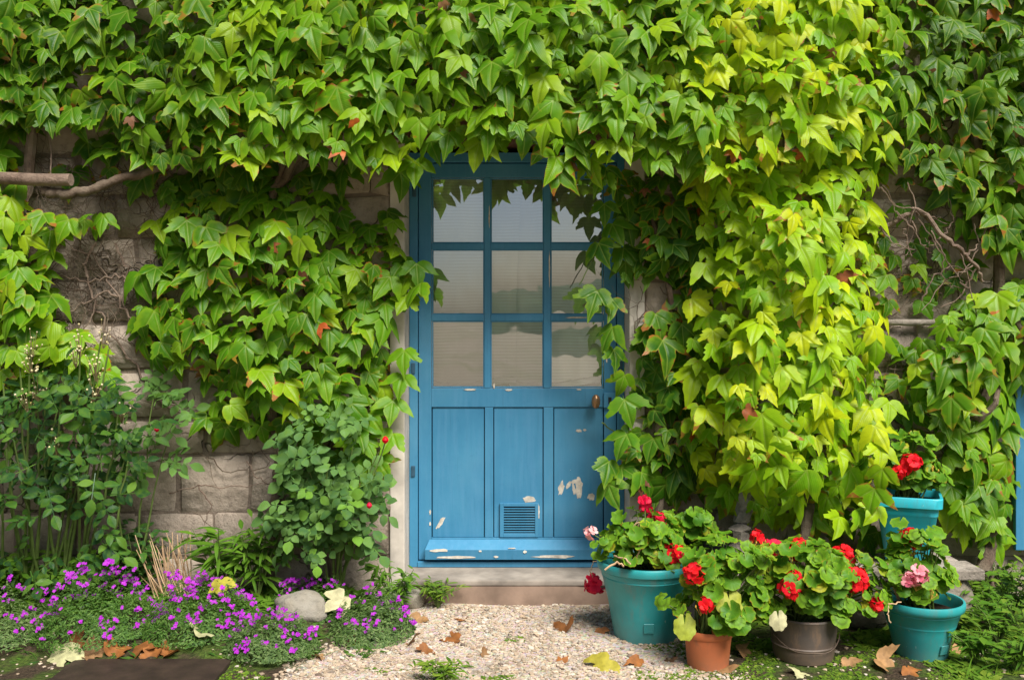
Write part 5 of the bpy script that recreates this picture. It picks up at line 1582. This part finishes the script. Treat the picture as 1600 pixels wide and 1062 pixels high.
# dark plate in the ground, lower left
b0, b1 = gd(110, 1036), gd(350, 1036)
t = MB().box(-1.78, -1.14, -1.62, b0.y + 0.0, -0.02, 0.022).build('ground_plate', M['slab'], None, 0.006)
tag(t, 'flat dark brown plate lying on the soil in front of the flower bed', 'plate')

# ------------------------------------------------------------------ fallen leaves
def fallen(x, row, s, mk, label, rr, curl=0.6, group=None, zup=0.0, tilt=0.4):
    b = gd(x, row)
    z = gh(b.x, b.y) + zup
    V, F, U = IVY[rr.randrange(len(IVY))]
    V = V.copy(); k = rr.uniform(0.5, 1.2) * curl; a = rr.uniform(0, 6)
    V[:, 2] += 0.10 * curl * np.sin(5 * V[:, 0] + 2 * a) * np.sin(6 * V[:, 1] + a)
    V[:, 2] += k * (V[:, 0] * math.cos(a) + V[:, 1] * math.sin(a)) ** 2 + 0.05 * np.sin(9 * V[:, 0] + a) * np.cos(8 * V[:, 1])
    keep = np.abs(V[:, 2]).max()
    me = np_mesh('fallen_leaf', V, F, U, M[mk])
    o = link('fallen_leaf', me, None, Matrix.Translation((b.x, b.y, z + 0.10 * s)) @ basis(Vector((rr.gauss(0, tilt), -0.35 + rr.gauss(0, tilt), 1)), (rr.gauss(0, 1), rr.gauss(0, 1), 0)) @ Matrix.Diagonal((s, s, s, 1)))
    return tag(o, label, 'fallen leaf', group or 'fallen leaves on the ground')
rr = random.Random(14)
fallen(85, 1040, 0.16, 'dead_pale', 'large pale dry lobed leaf lying beside the dark plate', rr, 0.3)
fallen(346, 985, 0.10, 'dead_yellow', 'yellow green fallen leaf propped in the most purple mat', rr, 0.12, zup=0.13, tilt=0.3)
fallen(524, 984, 0.11, 'dead_pale', 'pale mottled leaf leaning by the smallest rock', rr, 0.25, zup=0.09)
fallen(316, 1020, 0.10, 'dead_pale', 'pale curled leaf caught at the front of the purple flowers', rr, 0.6, zup=0.03)
fallen(1130, 1046, 0.10, 'dead', 'brown leaf lying against the terracotta pot', rr, 0.5)
fallen(568, 1005, 0.12, 'dead_yellow', 'greenish yellow leaf at the edge of gravel and mat', rr, 0.2)
fallen(938, 1048, 0.12, 'dead_yellow', 'tan yellow leaf flat on the gravel in front of the big teal pot', rr, 0.2)
fallen(1400, 958, 0.10, 'dead', 'orange brown leaf hanging over the rim of the lower teal pot', rr, 0.4, zup=0.24)
fallen(1250, 1055, 0.07, 'dead_pale', 'pale leaf fragment on the moss below the metal pot', rr, 0.4)
grp = 'small brown leaves scattered on the path'
for x, row, s, mk, lab in ((640, 1005, .08, 'dead', 'curled orange brown leaf at the mat edge, upper of a close pair'),
        (665, 1020, .06, 'dead', 'dark brown leaf just below a larger orange one at the mat edge'),
        (655, 972, .06, 'dead', 'orange leaf scrap between the needle leaved mat and the doorstep'),
        (720, 968, .05, 'dead', 'tiny brown leaf closest to the front of the doorstep on gravel'),
        (705, 1000, .075, 'dead', 'rust coloured leaf in the middle of the path'),
        (760, 1024, .05, 'dead', 'small brown leaf alone low in the middle of the gravel'),
        (875, 985, .10, 'dead', 'largest orange brown leaf on the gravel before the big teal pot'),
        (880, 1035, .05, 'dead', 'brown leaf between the tan yellow leaf and the middle of the path'),
        (1000, 1040, .07, 'dead', 'brown leaf on the gravel just under the big teal pot'),
        (1045, 1030, .06, 'dead', 'brown leaf squeezed between the big teal pot and the terracotta pot'),
        (590, 990, .06, 'dead', 'brown leaf tucked under the needle leaved mat'),
        (540, 1004, .09, 'dead', 'crumpled brown leaf where three mats meet the gravel'),
        (500, 1026, .06, 'dead', 'brown leaf lowest along the edge of the flowering mats'),
        (940, 990, .05, 'dead', 'brown leaf lying right against the side of the big teal pot')):
    fallen(x, row, s, mk, lab, rr, 0.7, grp)
grp = 'brown leaves drifted along the dark plate'
for x, row, s, lab in ((125, 1026, .08, 'brown leaf nearest the large pale leaf in the drift'), (150, 1030, .10, 'crumpled orange leaf second from the pale leaf in the drift'),
        (185, 1029, .09, 'brown leaf in the middle of the drift along the plate'), (212, 1030, .10, 'broad rust brown leaf past the middle of the drift'), (240, 1032, .08, 'orange brown leaf last but one in the drift'), (268, 1030, .08, 'brown leaf ending the drift beyond the purple mat')):
    fallen(x, row, s, 'dead', lab, rr, 1.0, grp)
grp = 'brown leaves among the pots'
for x, row, s, lab in ((1165, 1022, .08, 'withered leaf between the terracotta pot and the metal pot'), (1385, 1042, .09, 'withered leaf in front of the round teal pot by the weeds'), (1330, 1040, .06, 'withered leaf just beside the foot of the metal pot'),
        (1425, 1054, .06, 'withered leaf nearest the viewer below the round teal pot'), (1505, 1020, .07, 'withered leaf half hidden in weeds past the round teal pot')):
    fallen(x, row, s, 'dead', lab, rr, 0.8, grp)
print('objects', len(bpy.data.objects), 'tris', sum(len(o.data.polygons) for o in bpy.data.objects if o.type == 'MESH'))
